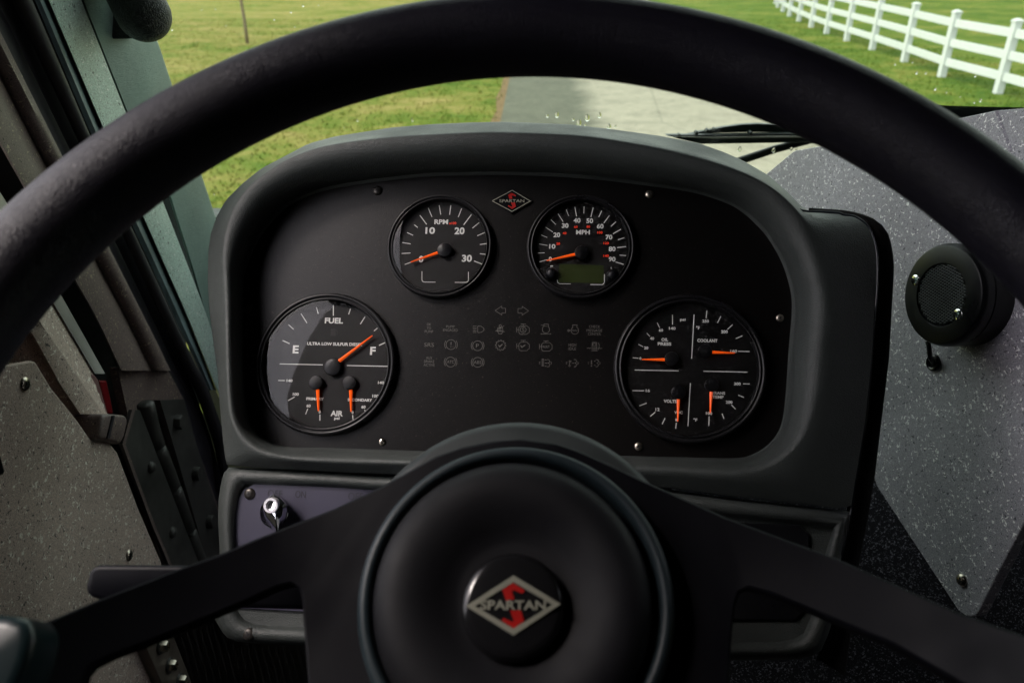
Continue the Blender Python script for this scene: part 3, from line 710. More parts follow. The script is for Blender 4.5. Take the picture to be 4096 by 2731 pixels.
# telltales
def pxmap(ox, oy, s, h):
    return lambda x, y: PP(ox+x*s, oy+y*s, h)
K = .33163; T5 = pxmap(1670, 1190, K, .0004); px = .655/F
SYM = []
def sym(texts=(), polys=(), name='telltale_symbol'):
    mb = MB()
    for (s, x, y, wd, ht) in texts: text(mb, s, T5(x, y), wd*K*px, ht*K*px, EX, EY, NP, 0, -.005)
    for pl in polys:
        for a, b2 in zip(pl, pl[1:]): mb.stroke(T5(*a), T5(*b2), 5.5*K*px, NP)
    mb.build(name, M['symbol'], ip, smooth=False)
def circ(x, y, r, a0=0, a1=360, n=24): return [(x+r*math.cos(math.radians(a0+(a1-a0)*i/n)), y+r*math.sin(math.radians(a0+(a1-a0)*i/n))) for i in range(n+1)]
def brk(x, y, r=59): return [circ(x, y, r), circ(x, y, r+18, -38, 38, 8), circ(x, y, r+18, 142, 218, 8)]
def eng(x, y): return [[(x+a, y+b2) for a, b2 in ((-45, -35), (-25, -47), (45, -47), (60, -32), (74, -20), (74, 32), (60, 36), (45, 55), (-35, 55), (-52, 35), (-52, -25), (-45, -35))], [(x-30, y-68), (x+32, y-68)], [(x, y-68), (x, y-47)], [(x-78, y-32), (x-78, y+32)], [(x-78, y), (x-52, y)]]
sym([], [[(935, 157), (1017, 103), (1017, 130), (1062, 130), (1062, 185), (1017, 185), (1017, 210), (935, 157)]])
sym([], [[(1340, 160), (1262, 106), (1262, 132), (1212, 132), (1212, 187), (1262, 187), (1262, 212), (1340, 160)]])
sym([('OK', 138, 323, 52, 32), ('TO', 138, 368, 52, 30), ('PUMP', 138, 410, 104, 32)])
sym([('PUMP', 398, 350, 105, 30), ('ENGAGED', 398, 392, 182, 32)])
sym([], [[(727, 343), (765, 345), (795, 365), (803, 383), (795, 400), (765, 420), (727, 422), (727, 343)]]+[[(668, y), (712, y)] for y in (345, 364, 383, 402, 420)])
sym([], [circ(998, 342, 14, n=10), [(970, 362), (1025, 362), (1032, 400), (962, 400), (970, 362)], [(945, 402), (1045, 340)], [(940, 402), (1052, 412)], [(962, 402), (985, 440)], [(1035, 402), (1012, 440)], [(978, 437), (1018, 437)], [(985, 365), (985, 395)], [(1005, 365), (1005, 395)]])
sym([('S', 1275, 388, 30, 44)], eng(1275, 388)+[circ(1275, 388, 37, n=8)])
sym([], [circ(1549, 384, 44, -60, 250), [(1525, 345), (1525, 320), (1578, 320), (1578, 350)], [(1490, 330), (1560, 348)], [(1490, 440), (1606, 440)], [(1490, 430), (1490, 446)], [(1606, 430), (1606, 446)]])
sym([], [circ(1898, 397, 45, -60, 240), [(1875, 357), (1870, 330), (1926, 330), (1920, 357)], [(1815, 383), (1845, 397), (1815, 412), (1815, 383)], [(1862, 400), (1875, 392), (1888, 402), (1901, 392), (1914, 402), (1932, 394)]])
sym([('CHECK', 2136, 350, 130, 32), ('MESSAGE', 2134, 397, 185, 32), ('CENTER', 2134, 440, 152, 32)])
sym([('SRS', 140, 570, 120, 46)])
sym([('!', 404, 566, 10, 66)], brk(404, 567))
sym([('P', 723, 581, 34, 46)], brk(725, 581))
gear = []
for i in range(48):
    r = 50 if (i//2) % 2 else 64
    gear.append((1003+r*math.cos(2*math.pi*i/48), 576+r*math.sin(2*math.pi*i/48)))
sym([], [gear+[gear[0]], [(978, 575), (990, 598), (1028, 562)], [(976, 568), (990, 588), (1022, 560)]])
sym([], eng(1275, 585)+[[(1243, 580), (1258, 605), (1302, 572)], [(1245, 572), (1258, 595), (1295, 570)]])
sym([('WAIT', 1549, 594, 88, 32)], eng(1549, 590))
sym([('HIGH', 1868, 572, 90, 34), ('IDLE', 1868, 616, 86, 34)])
sym([], [[(2108, 540), (2160, 540), (2165, 625), (2104, 625), (2108, 540)], [(2116, 552), (2152, 552), (2152, 580), (2116, 580), (2116, 552)], [(2095, 640), (2172, 640)], [(2112, 600), (2160, 600)], [(2112, 612), (2160, 612)], [(2175, 545), (2192, 565), (2188, 620), (2175, 628)], [(2042, 615), (2060, 605), (2075, 615), (2092, 603)], [(2178, 612), (2195, 603), (2210, 618), (2226, 608)]])
sym([('AUX', 141, 727, 75, 32), ('BRAKE', 141, 769, 125, 32), ('ACTIVE', 141, 812, 135, 32)])
sym([('ATC', 399, 775, 88, 36)], brk(399, 777))
sym([('ABS', 725, 780, 90, 38)], brk(726, 780))
for x, kk in ((1510, 0), (1834, 1), (2098, 2)):
    pl = [circ(x+62, 768, 22, -120, 90, 8), circ(x+62, 812, 22, -90, 120, 8), circ(x+85, 790, 20, -60, 60, 6), [(x-45, 780), (x-28, 780)], [(x-45, 796), (x-28, 796)]]
    if kk == 0: pl += [[(x-14, 740+i*14), (x+16, 740+i*14)] for i in range(7)] + [[(x+24, 752), (x+48, 752)], [(x+24, 790), (x+60, 790)], [(x+24, 828), (x+48, 828)]]
    if kk == 1: pl += [[(x, 755), (x, 815)], circ(x, 822, 10, n=8), [(x, 765), (x+24, 765)], [(x, 780), (x+20, 780)], [(x+30, 790), (x+55, 790)]]
    if kk == 2: pl += [[(x-4, 755), (x-4, 805)], [(x+4, 755), (x+4, 805)], circ(x, 824, 7, n=8), [(x+30, 765), (x+50, 765)], [(x+30, 815), (x+50, 815)]]
    sym([], pl)
# badge on panel
kb = .11054; TB = lambda x, y, h=.0015: PP(1920+x*kb, 730+y*kb, h)
bd = [(400, 668), (1165, 235), (1930, 675), (1160, 1130)]
bo = MB().prism([TB(x, y, .0012) for x, y in bd], -NP*.002).build('badge', M['blackgloss'], ip, smooth=False, bevel=.0003)
mb = MB(); q = [(440, 670), (1165, 285), (1822, 675), (1158, 1050)]
for i in range(4): mb.stroke(TB(*q[i], .0016), TB(*q[(i+1) % 4], .0016), 30*kb*px, NP)
text(mb, 'SPARTAN', TB(1150, 668, .0019), 930*kb*px, 120*kb*px, EX, EY, NP, 0, .015)
mb.build('badge_silver', M['silver'], bo, smooth=False)
RA = [(895,705),(1050,625),(1220,735),(1180,775),(1062,725),(1035,745),(1072,855),(955,870)]
RB = [(1010,1010),(1160,1000),(1205,1160),(1060,1265),(890,1150),(922,1110),(1040,1172),(1062,1150)]
# emblem coords (hub crop) -> badge coords: centre (1055,935)->(1160,665), scale
def e2b(x, y): return (1160+(x-1055)*1.0*.93, 665+(y-940)*.93)
mb = MB()
for R_ in (RA, RB): mb.add([TB(*e2b(x, y), .0014) for x, y in R_], [tuple(range(len(R_)))])
mb.build('badge_red', M['emred'], bo, smooth=False)

# gauges
def gauge(name, label, cx_, cy_, r, dx, dy, crop, sc_, texts, reds, strokes, reflines, needles, hubs, ri, extra=None):
    C0 = PP(cx_, cy_, .0); z = (C0-O).dot(d2w(0, 0, 1)); R = r/F*z
    Cb = C0
    prof = [(R*1.0, -.002), (R*1.0, .004), (R*.985, .0062), (R*.965, .0070), (R*.945, .0064), (R*.938, .0054), (R*.928, .0054), (R*.918, .0066), (R*.905, .0068), (R*.895, .0055), (R*ri*1.01, .0025), (R*ri*1.0, .0005), (R*ri, -.0035)]
    gb = MB().lathe(Cb, EX, EY, NP, prof, 96).build(name, M['bezel'], dash, auto=80)
    gb['label'] = label
    hd = .0006
    T = lambda x, y, h=hd+.0003: PP(crop[0]+x*sc_, crop[1]+y*sc_, h)
    Cd = Cb + NP*hd
    MB().lathe(Cd, EX, EY, NP, [(0, 0), (R*.6, 0), (R*ri*1.0, 0)], 72).build('dial_face', M['dial'], gb, smooth=False)
    pk = sc_*z/F
    mb = MB()
    for (s, x, y, wd, ht) in texts: text(mb, s, T(x, y), wd*pk, ht*pk, EX, EY, NP, 0, .032)
    for (x1, y1, x2, y2, wd) in strokes: mb.stroke(T(x1, y1), T(x2, y2), wd*pk, NP)
    for (pl, wd) in reflines:
        for a, b2 in zip(pl, pl[1:]): mb.stroke(T(*a), T(*b2), wd*pk, NP)
    mb.build('dial_markings', M['print'], gb, smooth=False)
    if reds:
        mb = MB()
        for (s, x, y, wd, ht) in reds: text(mb, s, T(x, y), wd*pk, ht*pk, EX, EY, NP, 0, .02)
        mb.build('red_numerals', M['redprint'], gb, smooth=False)
    for (x1, y1, w1, x2, y2, w2) in needles:
        a = T(x1, y1, hd+.003); b2 = T(x2, y2, hd+.003); t = (b2-a).normalized(); q = NP.cross(t)
        w1 *= .42*pk; w2 *= .42*pk
        fr = [a-q*w1, b2-q*w2, b2+t*w2*.8-q*w2*.4, b2+t*w2*.8+q*w2*.4, b2+q*w2, a+q*w1]
        md = MB(); md.prism(fr, -NP*.0008)
        md.add([a-q*w1, b2-q*w2, b2+NP*.0006, a+NP*.0009], [(0, 1, 2, 3)]); md.add([a+q*w1, b2+q*w2, b2+NP*.0006, a+NP*.0009], [(0, 1, 2, 3)])
        md.build('needle', M['needle'], gb, smooth=False)
    for (x, y, rr) in hubs:
        c = T(x, y, hd+.0042); q = rr*pk
        MB().lathe(c, EX, EY, NP, [(q, -.004), (q, -.0004), (q*.96, 0), (q*.9, .0002), (0, .0002)], 40).build('needle_hub', M['black'], gb, auto=50)
    if extra: extra(gb, T, pk, hd)
    # lens, slightly domed
    pr = [(0, .0064), (R*ri*.5, .0063), (R*ri*.8, .0060), (R*ri*.93, .0057), (R*ri*1.01, .0052)]
    MB().lathe(Cb, EX, EY, NP, pr, 72).build('lens', M['lens'], gb)
    return gb
S1 = .39541; S2 = .31888
def pump_icon(gb, T, pk, hd):
    mb = MB(); mb.add([T(*p) for p in ((818, 440), (865, 440), (868, 515), (814, 515))], [(0, 1, 2, 3)])
    for a, b2 in (((868, 450), (884, 470)), ((884, 470), (880, 505))): mb.stroke(T(*a), T(*b2), 6*pk, NP)
    mb.build('fuel_icon', M['slot'], gb, smooth=False)
gauge('fuel_gauge', 'large lower left gauge reading FUEL and AIR with three orange needles', 1307, 1456, 286, 14, 14, (1000, 1140), S1,
  [('FUEL', 849, 360, 190, 58), ('ULTRA LOW SULFUR DIESEL', 855, 596, 575, 32), ('E', 463, 650, 62, 82), ('F', 1243, 665, 56, 82), ('140', 400, 966, 62, 28), ('100', 463, 1103, 62, 30), ('60', 592, 1220, 42, 30), ('PRIMARY', 658, 1150, 180, 28), ('0', 705, 1281, 20, 28), ('0', 1038, 1287, 20, 28), ('SECONDARY', 1112, 1161, 250, 28), ('60', 1148, 1232, 42, 30), ('100', 1268, 1121, 62, 30), ('140', 1325, 986, 62, 28), ('AIR', 878, 1297, 125, 55), ('psi', 879, 1350, 55, 35)], [],
  [(672, 225, 690, 290, 8), (515, 288, 576, 383, 8), (388, 400, 442, 447, 8), (330, 560, 400, 592, 8), (843, 202, 843, 310, 9), (1016, 240, 998, 296, 9), (1164, 320, 1116, 395, 9), (1290, 435, 1254, 464, 9), (1382, 574, 1305, 610, 9), (300, 797, 736, 806, 8), (980, 813, 1420, 822, 8), (285, 964, 352, 965, 8), (385, 1168, 452, 1130, 8), (585, 1248, 562, 1306, 8), (707, 1308, 707, 1370, 9), (1038, 1315, 1044, 1376, 9), (1158, 1260, 1186, 1318, 9), (1285, 1150, 1342, 1186, 9), (1374, 988, 1434, 990, 9)], [],
  [(900, 768, 38, 1234, 512, 12), (683, 1055, 40, 691, 1268, 16), (1018, 1060, 38, 1021, 1275, 16)], [(833, 828, 86), (666, 987, 70), (1005, 990, 70)], .885, pump_icon)
gauge('tachometer', 'upper left gauge reading RPM x100 up to 30', 1762, 989, 212, 14, 14, (1520, 740), S2,
  [('RPM', 768, 463, 175, 62), ('10', 630, 572, 122, 88), ('20', 998, 576, 126, 92), ('0', 515, 930, 58, 88), ('30', 1090, 920, 126, 90)], [('x100', 912, 480, 90, 32)],
  [(605, 290, 652, 400, 9), (743, 255, 762, 372, 10), (888, 256, 873, 374, 10), (1024, 296, 982, 402, 10), (500, 380, 585, 495, 10), (1148, 370, 1050, 500, 11), (430, 500, 473, 534, 9), (1246, 471, 1160, 541, 10), (340, 597, 415, 632, 9), (1316, 596, 1220, 638, 10), (280, 722, 384, 739, 9), (1354, 733, 1252, 747, 10), (270, 860, 382, 853, 9), (1356, 874, 1253, 862, 10), (310, 997, 400, 965, 9), (1326, 1010, 1180, 953, 11)],
  [([(526, 1082), (526, 1190), (533, 1208), (555, 1217), (696, 1218)], 8), ([(1109, 1090), (1109, 1190), (1102, 1212), (1080, 1222), (938, 1221)], 8)],
  [(722, 848, 38, 386, 965, 12)], [(810, 812, 90)], .885)
def speedo_extra(gb, T, pk, hd):
    mb = MB(); mb.add([T(*p) for p in ((495, 990), (1050, 1008), (1055, 1230), (478, 1222))], [(0, 1, 2, 3)]); mb.build('lcd_window', M['lcd'], gb, smooth=False)
    for (x, y, r) in ((397, 1120, 80), (1155, 1140, 74)):
        c = T(x, y, hd); q = r*pk
        MB().lathe(c, EX, EY, NP, [(q*1.05, 0), (q*1.05, .001), (q*.95, .0012), (q*.92, .0035), (q*.7, .0058), (q*.35, .0068), (0, .007)], 32).build('push_button', M['black'], gb)
gauge('speedometer', 'upper right gauge reading MPH up to 90 with small green display', 2322, 992, 214, 7, 18, (2080, 740), S2,
  [('40', 715, 445, 88, 62), ('50', 875, 450, 84, 62), ('30', 567, 510, 84, 62), ('60', 1006, 518, 84, 62), ('20', 462, 626, 84, 62), ('70', 1116, 655, 84, 62), ('10', 405, 771, 80, 60), ('80', 1156, 802, 84, 62), ('0', 380, 930, 40, 60), ('90', 1155, 931, 84, 62), ('MPH', 790, 593, 172, 58), ('m', 397, 1018, 34, 14), ('t', 1143, 1040, 12, 26)],
  [('60', 700, 527, 44, 30), ('80', 857, 524, 44, 30), ('40', 559, 605, 46, 30), ('100', 1002, 597, 64, 32), ('20', 479, 736, 44, 32), ('120', 1081, 730, 66, 32), ('140', 1080, 889, 66, 32)],
  [(688, 277, 709, 395, 9), (804, 270, 800, 358, 9), (918, 285, 889, 402, 10), (1025, 324, 988, 402, 10), (1121, 383, 1052, 478, 10), (1204, 462, 1140, 521, 10), (1266, 556, 1167, 613, 10), (1309, 661, 1230, 689, 10), (1330, 773, 1219, 786, 10), (1329, 886, 1249, 880, 9), (1303, 997, 1199, 965, 10), (580, 310, 612, 390, 7), (478, 362, 541, 462, 7), (388, 435, 450, 497, 7), (320, 530, 412, 590, 7), (265, 627, 342, 660, 7), (240, 740, 344, 759, 7), (225, 853, 308, 851, 7), (245, 963, 345, 938, 7)],
  [([(1059, 1118), (1057, 1215), (1050, 1238), (1030, 1250), (883, 1248)], 9), ([(468, 1190), (475, 1225), (495, 1238), (636, 1240)], 6)],
  [(694, 867, 40, 338, 946, 12)], [(775, 845, 88)], .885, speedo_extra)
gauge('engine_gauge', 'large lower right gauge divided into four for oil, coolant, volts and trans temp', 2756, 1474, 299, 10, 13, (2430, 1160), .39541,
  [('140', 655, 387, 66, 30), ('psi', 762, 303, 56, 34), ('60', 541, 406, 42, 30), ('40', 451, 489, 42, 30), ('20', 391, 585, 42, 30), ('0', 332, 691, 18, 28), ('OIL', 579, 501, 66, 32), ('PRESS', 577, 544, 136, 32), ('\u00b0F', 915, 381, 38, 34), ('250', 993, 314, 66, 30), ('200', 1183, 422, 66, 32), ('COOLANT', 1010, 511, 200, 34), ('160', 1277, 618, 66, 32), ('16', 408, 1016, 42, 30), ('12', 506, 1206, 42, 32), ('VOLTS', 634, 1124, 128, 32), ('VDC', 718, 1237, 82, 30), ('8', 695, 1310, 18, 28), ('\u00b0F', 889, 1311, 40, 32), ('100', 1028, 1245, 62, 30), ('TRANS', 1122, 1041, 132, 30), ('TEMP', 1118, 1081, 110, 30), ('200', 1230, 1133, 66, 30), ('300', 1314, 948, 66, 30)], [],
  [(657, 250, 658, 350, 8), (503, 330, 527, 382, 7), (397, 435, 430, 470, 7), (312, 548, 360, 573, 7), (255, 684, 313, 689, 7), (876, 248, 851, 694, 9), (1005, 207, 997, 285, 9), (1146, 265, 1113, 332, 9), (1265, 350, 1213, 398, 9), (1364, 464, 1297, 490, 9), (1323, 619, 1438, 621, 9), (275, 808, 720, 816, 8), (969, 820, 1416, 829, 9), (252, 1016, 370, 1017, 8), (322, 1170, 396, 1142, 8), (433, 1276, 484, 1232, 9), (582, 1294, 553, 1356, 9), (696, 1340, 690, 1400, 9), (838, 940, 814, 1375, 8), (1028, 1276, 1025, 1373, 9), (1159, 1248, 1178, 1300, 9), (1254, 1160, 1295, 1203, 9), (1323, 1061, 1380, 1085, 9), (1373, 947, 1438, 948, 9)], [],
  [(580, 703, 34, 350, 701, 11), (1062, 627, 34, 1288, 636, 11), (717, 1105, 36, 711, 1322, 13), (1050, 1025, 38, 1040, 1240, 13)], [(650, 693, 70), (990, 615, 70), (722, 1030, 70), (1058, 957, 70)], .885)

# lower console under the seam, part of the dashboard
L = [(903,1868),(1250,1882),(1500,1898),(2000,1915),(2400,1934),(2686,1960),(2961,1996),(3403,2043),(3385,2130),(3364,2230),(3345,2400),(3320,2520),(3285,2600),(3230,2634),(2970,2640),(2100,2610),(1205,2580),(960,2568),(915,2556),(885,2520),(852,2462),(862,2380),(874,2280),(879,2207),(872,2080),(874,2000),(884,1931)]
CL = (2000, 2250); NL = 260; al = [2*math.pi*k/NL for k in range(NL)]
rL = polar(L, CL, al, smooth=False)
def inset(P, c, d):
    out = []
    for x, y in P:
        rr = math.hypot(x-c[0], y-c[1]); ax = abs(x-c[0])/rr; ay = abs(y-c[1])/rr
        out.append((c[0]+(x-c[0])*(1-d/max(abs(x-c[0]), 700)), c[1]+(y-c[1])*(1-d/max(abs(y-c[1]), 220)*1.0)))
    return out
rings = []
for (d, h) in ((0, -.08), (0, .012), (4, .018), (14, .0235), (30, .0258), (48, .025), (62, .021), (70, .017)):
    rings.append([PP(x, y, h) for x, y in inset(rL, CL, d)])
rings.append([PP(*lerp2(CL, p, .85), .0165) for p in inset(rL, CL, 78)])
MB().loft(rings, True, False, True).build('lower_console', M['vinyl'], dash, auto=70)
pl = [(1016,1936),(977,1958),(950,1994),(936,2080),(922,2193),(914,2300),(914,2400),(934,2429),(1205,2443),(1700,2462),(1900,2455),(1920,2400),(1900,1990),(1860,1966),(1500,1950)]
sp = MB().prism([PP(x, y, .0195) for x, y in pl], -NP*.004).build('switch_plate', M['plate'], dash, smooth=False)
mb = MB()
for s, x, y, wd in (('OFF', 1100, 1973, 60), ('ON', 1202, 1976, 42), ('OFF', 1422, 1984, 58)):
    mb = MB(); text(mb, s, PP(x, y, .0198), wd/F*.64, 27/F*.64, EX, EY, NP, 0, -.012)
    mb.build('switch_lettering', M['engrave'], sp, smooth=False)
screw(PP(999, 1974, .0195), EX, EY, NP, 23/F*.64, 'screw', sp, M['darksteel'])
screw(PP(995, 2535, .024), EX, EY, NP, 24/F*.64, 'screw', dash, M['darksteel'])
screw(PP(3190, 2445, .018), EX, EY, NP, 14/F*.64, 'screw', dash, M['steel'])
# dark right switch recess
pr_ = [(2300, 2060), (3200, 2100), (3240, 2140), (3225, 2440), (3180, 2480), (2300, 2470)]
MB().prism([PP(x, y, .0195) for x, y in pr_], -NP*.004).build('blank_plate', M['black'], dash, smooth=False, bevel=.001)
# rotary knob
pk = .63/F; kc = PP(1103, 2048, .0195)
def krn(c, prof, nm, mat, par, n=40, au=50): return MB().lathe(c, EX, EY, NP, prof, n).build(nm, mat, par, auto=au)
kb_ = krn(kc, [(58*pk, 0), (58*pk, .004), (52*pk, .005)], 'rotary_switch', M['chrome'], dash)
def bird(h, s, c=(1100, 2045)):
    pts = []
    for x, y in ((1095, 1972), (1120, 1985), (1146, 2012), (1152, 2040), (1146, 2068), (1130, 2095), (1124, 2125), (1120, 2165), (1106, 2165), (1096, 2125), (1080, 2098), (1058, 2070), (1050, 2040), (1058, 2010), (1075, 1985)):
        pts.append(PP(c[0]+(x-c[0])*s, c[1]+(y-c[1])*s, h))
    return pts
MB().loft([bird(.021, 1.02), bird(.028, 1.0), bird(.034, .92), bird(.038, .62), bird(.0395, .3)], True, True, True).build('knob', M['chrome'], kb_, auto=30)
krn(PP(1090, 2020, .037), [(30*pk, -.006), (30*pk, .003), (28*pk, .0038), (20*pk, .0038), (18*pk, .003), (18*pk, .0012), (0, .0012)], 'knob_ring', M['ringmetal'], kb_)
krn(PP(1090, 2020, .0385), [(16.5*pk, 0), (0, .0002)], 'knob_insert', M['black'], kb_)

# gasket between dash and console panel
gk = thing('foam_gasket', 'black foam gasket strip between dash and speckled panel', 'gasket', tuple(PP(3530, 1300, 0)))
gi = [(3235,842),(3354,849),(3400,858),(3440,872),(3466,896),(3494,950),(3506,1020),(3507,1170),(3497,1250),(3485,1428),(3459,1684),(3429,1862),(3401,2036),(3362,2230),(3320,2500),(3280,2640)]
go = [(3240,832),(3373,840),(3430,850),(3480,866),(3522,891),(3555,938),(3571,998),(3577,1073),(3566,1259),(3557,1431),(3529,1660),(3500,1900),(3478,2040),(3440,2240),(3410,2500),(3380,2700)]
gi2, go2 = resamp(gi, 50), resamp(go, 50)
MB().loft([[PP(u-14, v, -.004) for u, v in gi2], [PP(u, v, .006) for u, v in gi2], [PP(u-5, v, .003) for u, v in go2], [PP(u, v, -.004) for u, v in go2], [PP(u, v, -.04) for u, v in go2]], closed=False).build('foam', M['felt'], gk)
bd_ = [(3195,838),(3228,845),(3300,848),(3354,851),(3375,860),(3419,866),(3466,898),(3494,950),(3508,1020),(3510,1120),(3505,1200),(3497,1280),(3487,1428),(3462,1684),(3433,1862),(3405,2036),(3368,2220)]
MB().tube([PP(u, v, .0205) for u, v in catmull(bd_, False, 4)], .0009, 8).build('bead', M['bead'], gk)

# ------------------------------------------------------------ right console panel with speaker
NC = d2w(-.97, .0, -.24).normalized(); PC = W(3750, 1180, .74)
def PQ(u, v, h=0): return hit(u, v, PC+NC*h, NC)
cp = thing('console_panel', 'large light grey speckled panel right of the dash', 'console panel', tuple(PQ(3700, 1600)))
pc = [(2900,850),(3065,696),(3172,607),(3185,602),(3300,582),(3580,524),(3851,470),(3978,443),(4250,425),(4330,500),(4420,1200),(4300,1700),(4096,2091),(3916,2443),(3905,2462),(3870,2466),(3833,2441),(3506,1942),(3430,1700),(3300,1200)]
MB().prism([PQ(u, v) for u, v in pc], -NC*.012).build('laminate_board', M['laminate'], cp, smooth=False, bevel=.0012)
EXc = (PQ(3950, 1180)-PQ(3750, 1180)); EYc = Vector((0, 0, 1)); EXc = EYc.cross(NC).normalized(); EYc = NC.cross(EXc).normalized()
screw(PQ(3848, 2319), EXc, EYc, NC, 30/F*.62, 'screw', cp, M['steel'], .5)
# beyond-the-corner face
a_, b2, c2 = PQ(3978, 443, .0015), PQ(4130, 860, .0015), PQ(4128, 862, .0015)
nS = (b2-a_).cross(d2w(.75, 0, -.66)).normalized()
MB().prism([hit(u, v, a_, nS) for u, v in ((3978, 443), (4096, 433), (4420, 405), (4420, 1300), (4130, 860))], -NC*.004).build('return_board', M['laminate'], cp, smooth=False)
# speaker
spk = thing('round_speaker', 'small round black speaker on the grey speckled panel', 'speaker', tuple(PQ(3820, 1180)))
zf = .69
hs_ = .034
Cf = PQ(3762, 1180, hs_)
Rs = None
for _r in [i*.0005 for i in range(40, 140)]:
    a = Cf+EYc*_r; d = a-O; vv = 1365.5-F*(d.dot(d2w(0, 1, 0)))/(d.dot(d2w(0, 0, 1)))
    if vv <= 985: Rs = _r; break
Rs = Rs or .045
MB().lathe(Cf, EXc, EYc, NC, [(Rs*.985, -hs_), (Rs*.985, -hs_*.42), (Rs*.97, -hs_*.40), (Rs*.97, -hs_*.38), (Rs*1.0, -hs_*.36), (Rs, -.006), (Rs*.985, -.003), (Rs*.955, -.0008), (Rs*.92, 0), (Rs*.62, 0), (Rs*.60, -.0012), (Rs*.59, -.003)], 96).build('housing', M['black'], spk, auto=28)
gm = MB()
gm.lathe(Cf, EXc, EYc, NC, [(0, -.004), (Rs*.6, -.004)], 48); spk_b = gm.build('grille_backing', M['slot'], spk, smooth=False)
gm = MB(); st = Rs*.5/8.5; hexr = st*.5
rows = int(Rs*.6/(st*.87))+1
for j in range(-rows, rows+1):
    for i in range(-15, 16):
        x = (i+(.5 if j % 2 else 0))*st; y = j*st*.87
        if math.hypot(x, y) > Rs*.575: continue
        c = Cf+EXc*x+EYc*y-NC*.0008
        r1, r2 = hexr*1.16, hexr*.84; V = []
        for k in range(6):
            a = math.pi/3*k+math.pi/6; d = EXc*math.cos(a)+EYc*math.sin(a)
            V += [c+d*r1, c+d*r2+NC*.0002, c+d*r2-NC*.001]
        Fq = []
        for k in range(6):
            n_ = (k+1) % 6; Fq += [(3*k, 3*n_, 3*n_+1, 3*k+1), (3*k+1, 3*n_+1, 3*n_+2, 3*k+2)]
        gm.add(V, Fq)
gm.build('mesh_grille', M['grille'], spk, smooth=False)
for (u, v) in ((3661, 1121), (3831, 1259)):
    screw(PQ(u, v, hs_), EXc, EYc, NC, 24/F*.69, 'screw', spk, M['chrome'], .18)
cb = thing('speaker_cable', 'short black cable looping from speaker into the grommet', 'cable', tuple(PQ(3735, 1450)))
pth = [PQ(u, v, h) for u, v, h in ((3710, 1365, .012), (3716, 1385, .012), (3718, 1405, .012), (3722, 1430, .010), (3732, 1450, .004), (3736, 1458, -.006))]
MB().tube([Vector(p) for p in catmull([tuple(p) for p in pth], False, 5)], .0022, 12).build('cable', M['blackgloss'], cb)
c = PQ(3737, 1450, .0); ro = 26/F*.74
MB().lathe(c, EXc*1.0, EYc*1.0, NC, [(ro*1.35, 0), (ro*1.33, .002), (ro*1.1, .0036), (ro*.85, .003), (ro*.75, .001), (ro*.74, -.003)], 32).build('grommet', M['blackgloss'], cb)
MB().lathe(c, EXc, EYc, NC, [(0, -.0005+.0008), (ro*.76, .0003)], 24).build('grommet_hole', M['slot'], cb)

# engine cover behind / below
ec = thing('engine_cover', 'black speckled engine cover behind the grey panel', 'engine cover', tuple(W(3600, 2500, 1.0)))
mb = MB()
top = [W(2700, 1700, 1.02), W(3300, 1650, 1.0), W(3900, 1550, .98), W(4700, 1300, .98)]
bot = [W(2600, 3300, .98), W(3300, 3300, .90), W(4000, 3300, .86), W(5000, 3300, .86)]
rr = []
for t in rng(0, 1, 8): rr.append([a+(b2-a)*t+NP*(.02*math.sin(t*3)) for a, b2 in zip(top, bot)])
mb.loft(rr, closed=False); mb.build('cover_skin', M['dark_speckle'], ec)

# ------------------------------------------------------------ steering wheel
al_, be = math.radians(26), -.0164
Rw, rw = .24, .0191
nW = d2w(math.sin(be), math.cos(be)*math.sin(al_), -math.cos(be)*math.cos(al_)).normalized()
CW = c2w(.0071, -.067, .269)
uW = (d2w(0, 1, 0).cross(nW)).normalized(); vW = nW.cross(uW).normalized()
sw = thing('steering_wheel', 'large black steering wheel with leather-grain rim filling the foreground', 'steering wheel', tuple(CW))
NT, NR = 200, 40; rings = []
for i in range(NT):
    a = 2*math.pi*i/NT; d = uW*math.cos(a)+vW*math.sin(a)
    rings.append([CW+d*(Rw+rw*math.cos(2*math.pi*k/NR))+nW*rw*math.sin(2*math.pi*k/NR) for k in range(NR)])
rings.append(rings[0])
MB().loft(rings).build('rim', M['leather'], sw)
HC = W(2047, 2386, .335)
sH = (CW-HC).dot(nW)
def SW(u, v, s): return hit(u, v, CW-nW*s, nW)      # s = depth below the rim plane
zz = (HC-O).dot(d2w(0, 0, 1)); pw = zz/F
# hub pad
R0 = 573*pw
MB().lathe(HC, uW, vW, nW, [(0, -.0045), (R0*.37, -.0045), (R0*.41, -.004), (R0*.5, -.001), (R0*.6, .0025), (R0*.70, .0048), (R0*.80, .0052), (R0*.88, .0038), (R0*.94, .001), (R0*.975, -.002), (R0*.99, -.007), (R0*.995, -.012)], 128).build('hub_pad', M['pad'], sw, auto=80)
MB().lathe(W(2061, 2386, .335)-nW*.002, uW, vW, nW, [(R0*1.0, -.010), (R0*1.012, -.004), (R0*1.03, -.001), (R0*1.06, .0005), (R0*1.10, -.001), (R0*1.125, -.005), (R0*1.13, -.010), (R0*1.13, -.02)], 128).build('hub_ring', M['ring'], sw, auto=80)
EC = W(2050, 2424, .333)-nW*.0045; rc = 208*pw
cap = MB().lathe(EC, uW, vW, nW, [(rc*1.0, -.002), (rc*1.0, .004), (rc*.97, .0062), (rc*.90, .0078), (rc*.8, .0084), (rc*.5, .0090), (0, .0093)], 96).build('emblem_cap', M['blackgloss'], sw, auto=80)
cap_h = .0098
def TE(x, y, h=cap_h): return hit(1750+x*.28694, 2150+y*.28694, EC+nW*h, nW)
mb = MB(); qo = [(395, 950), (1060, 522), (1718, 920), (1060, 1358)]; qi = [(520, 948), (1055, 615), (1600, 928), (1060, 1262)]
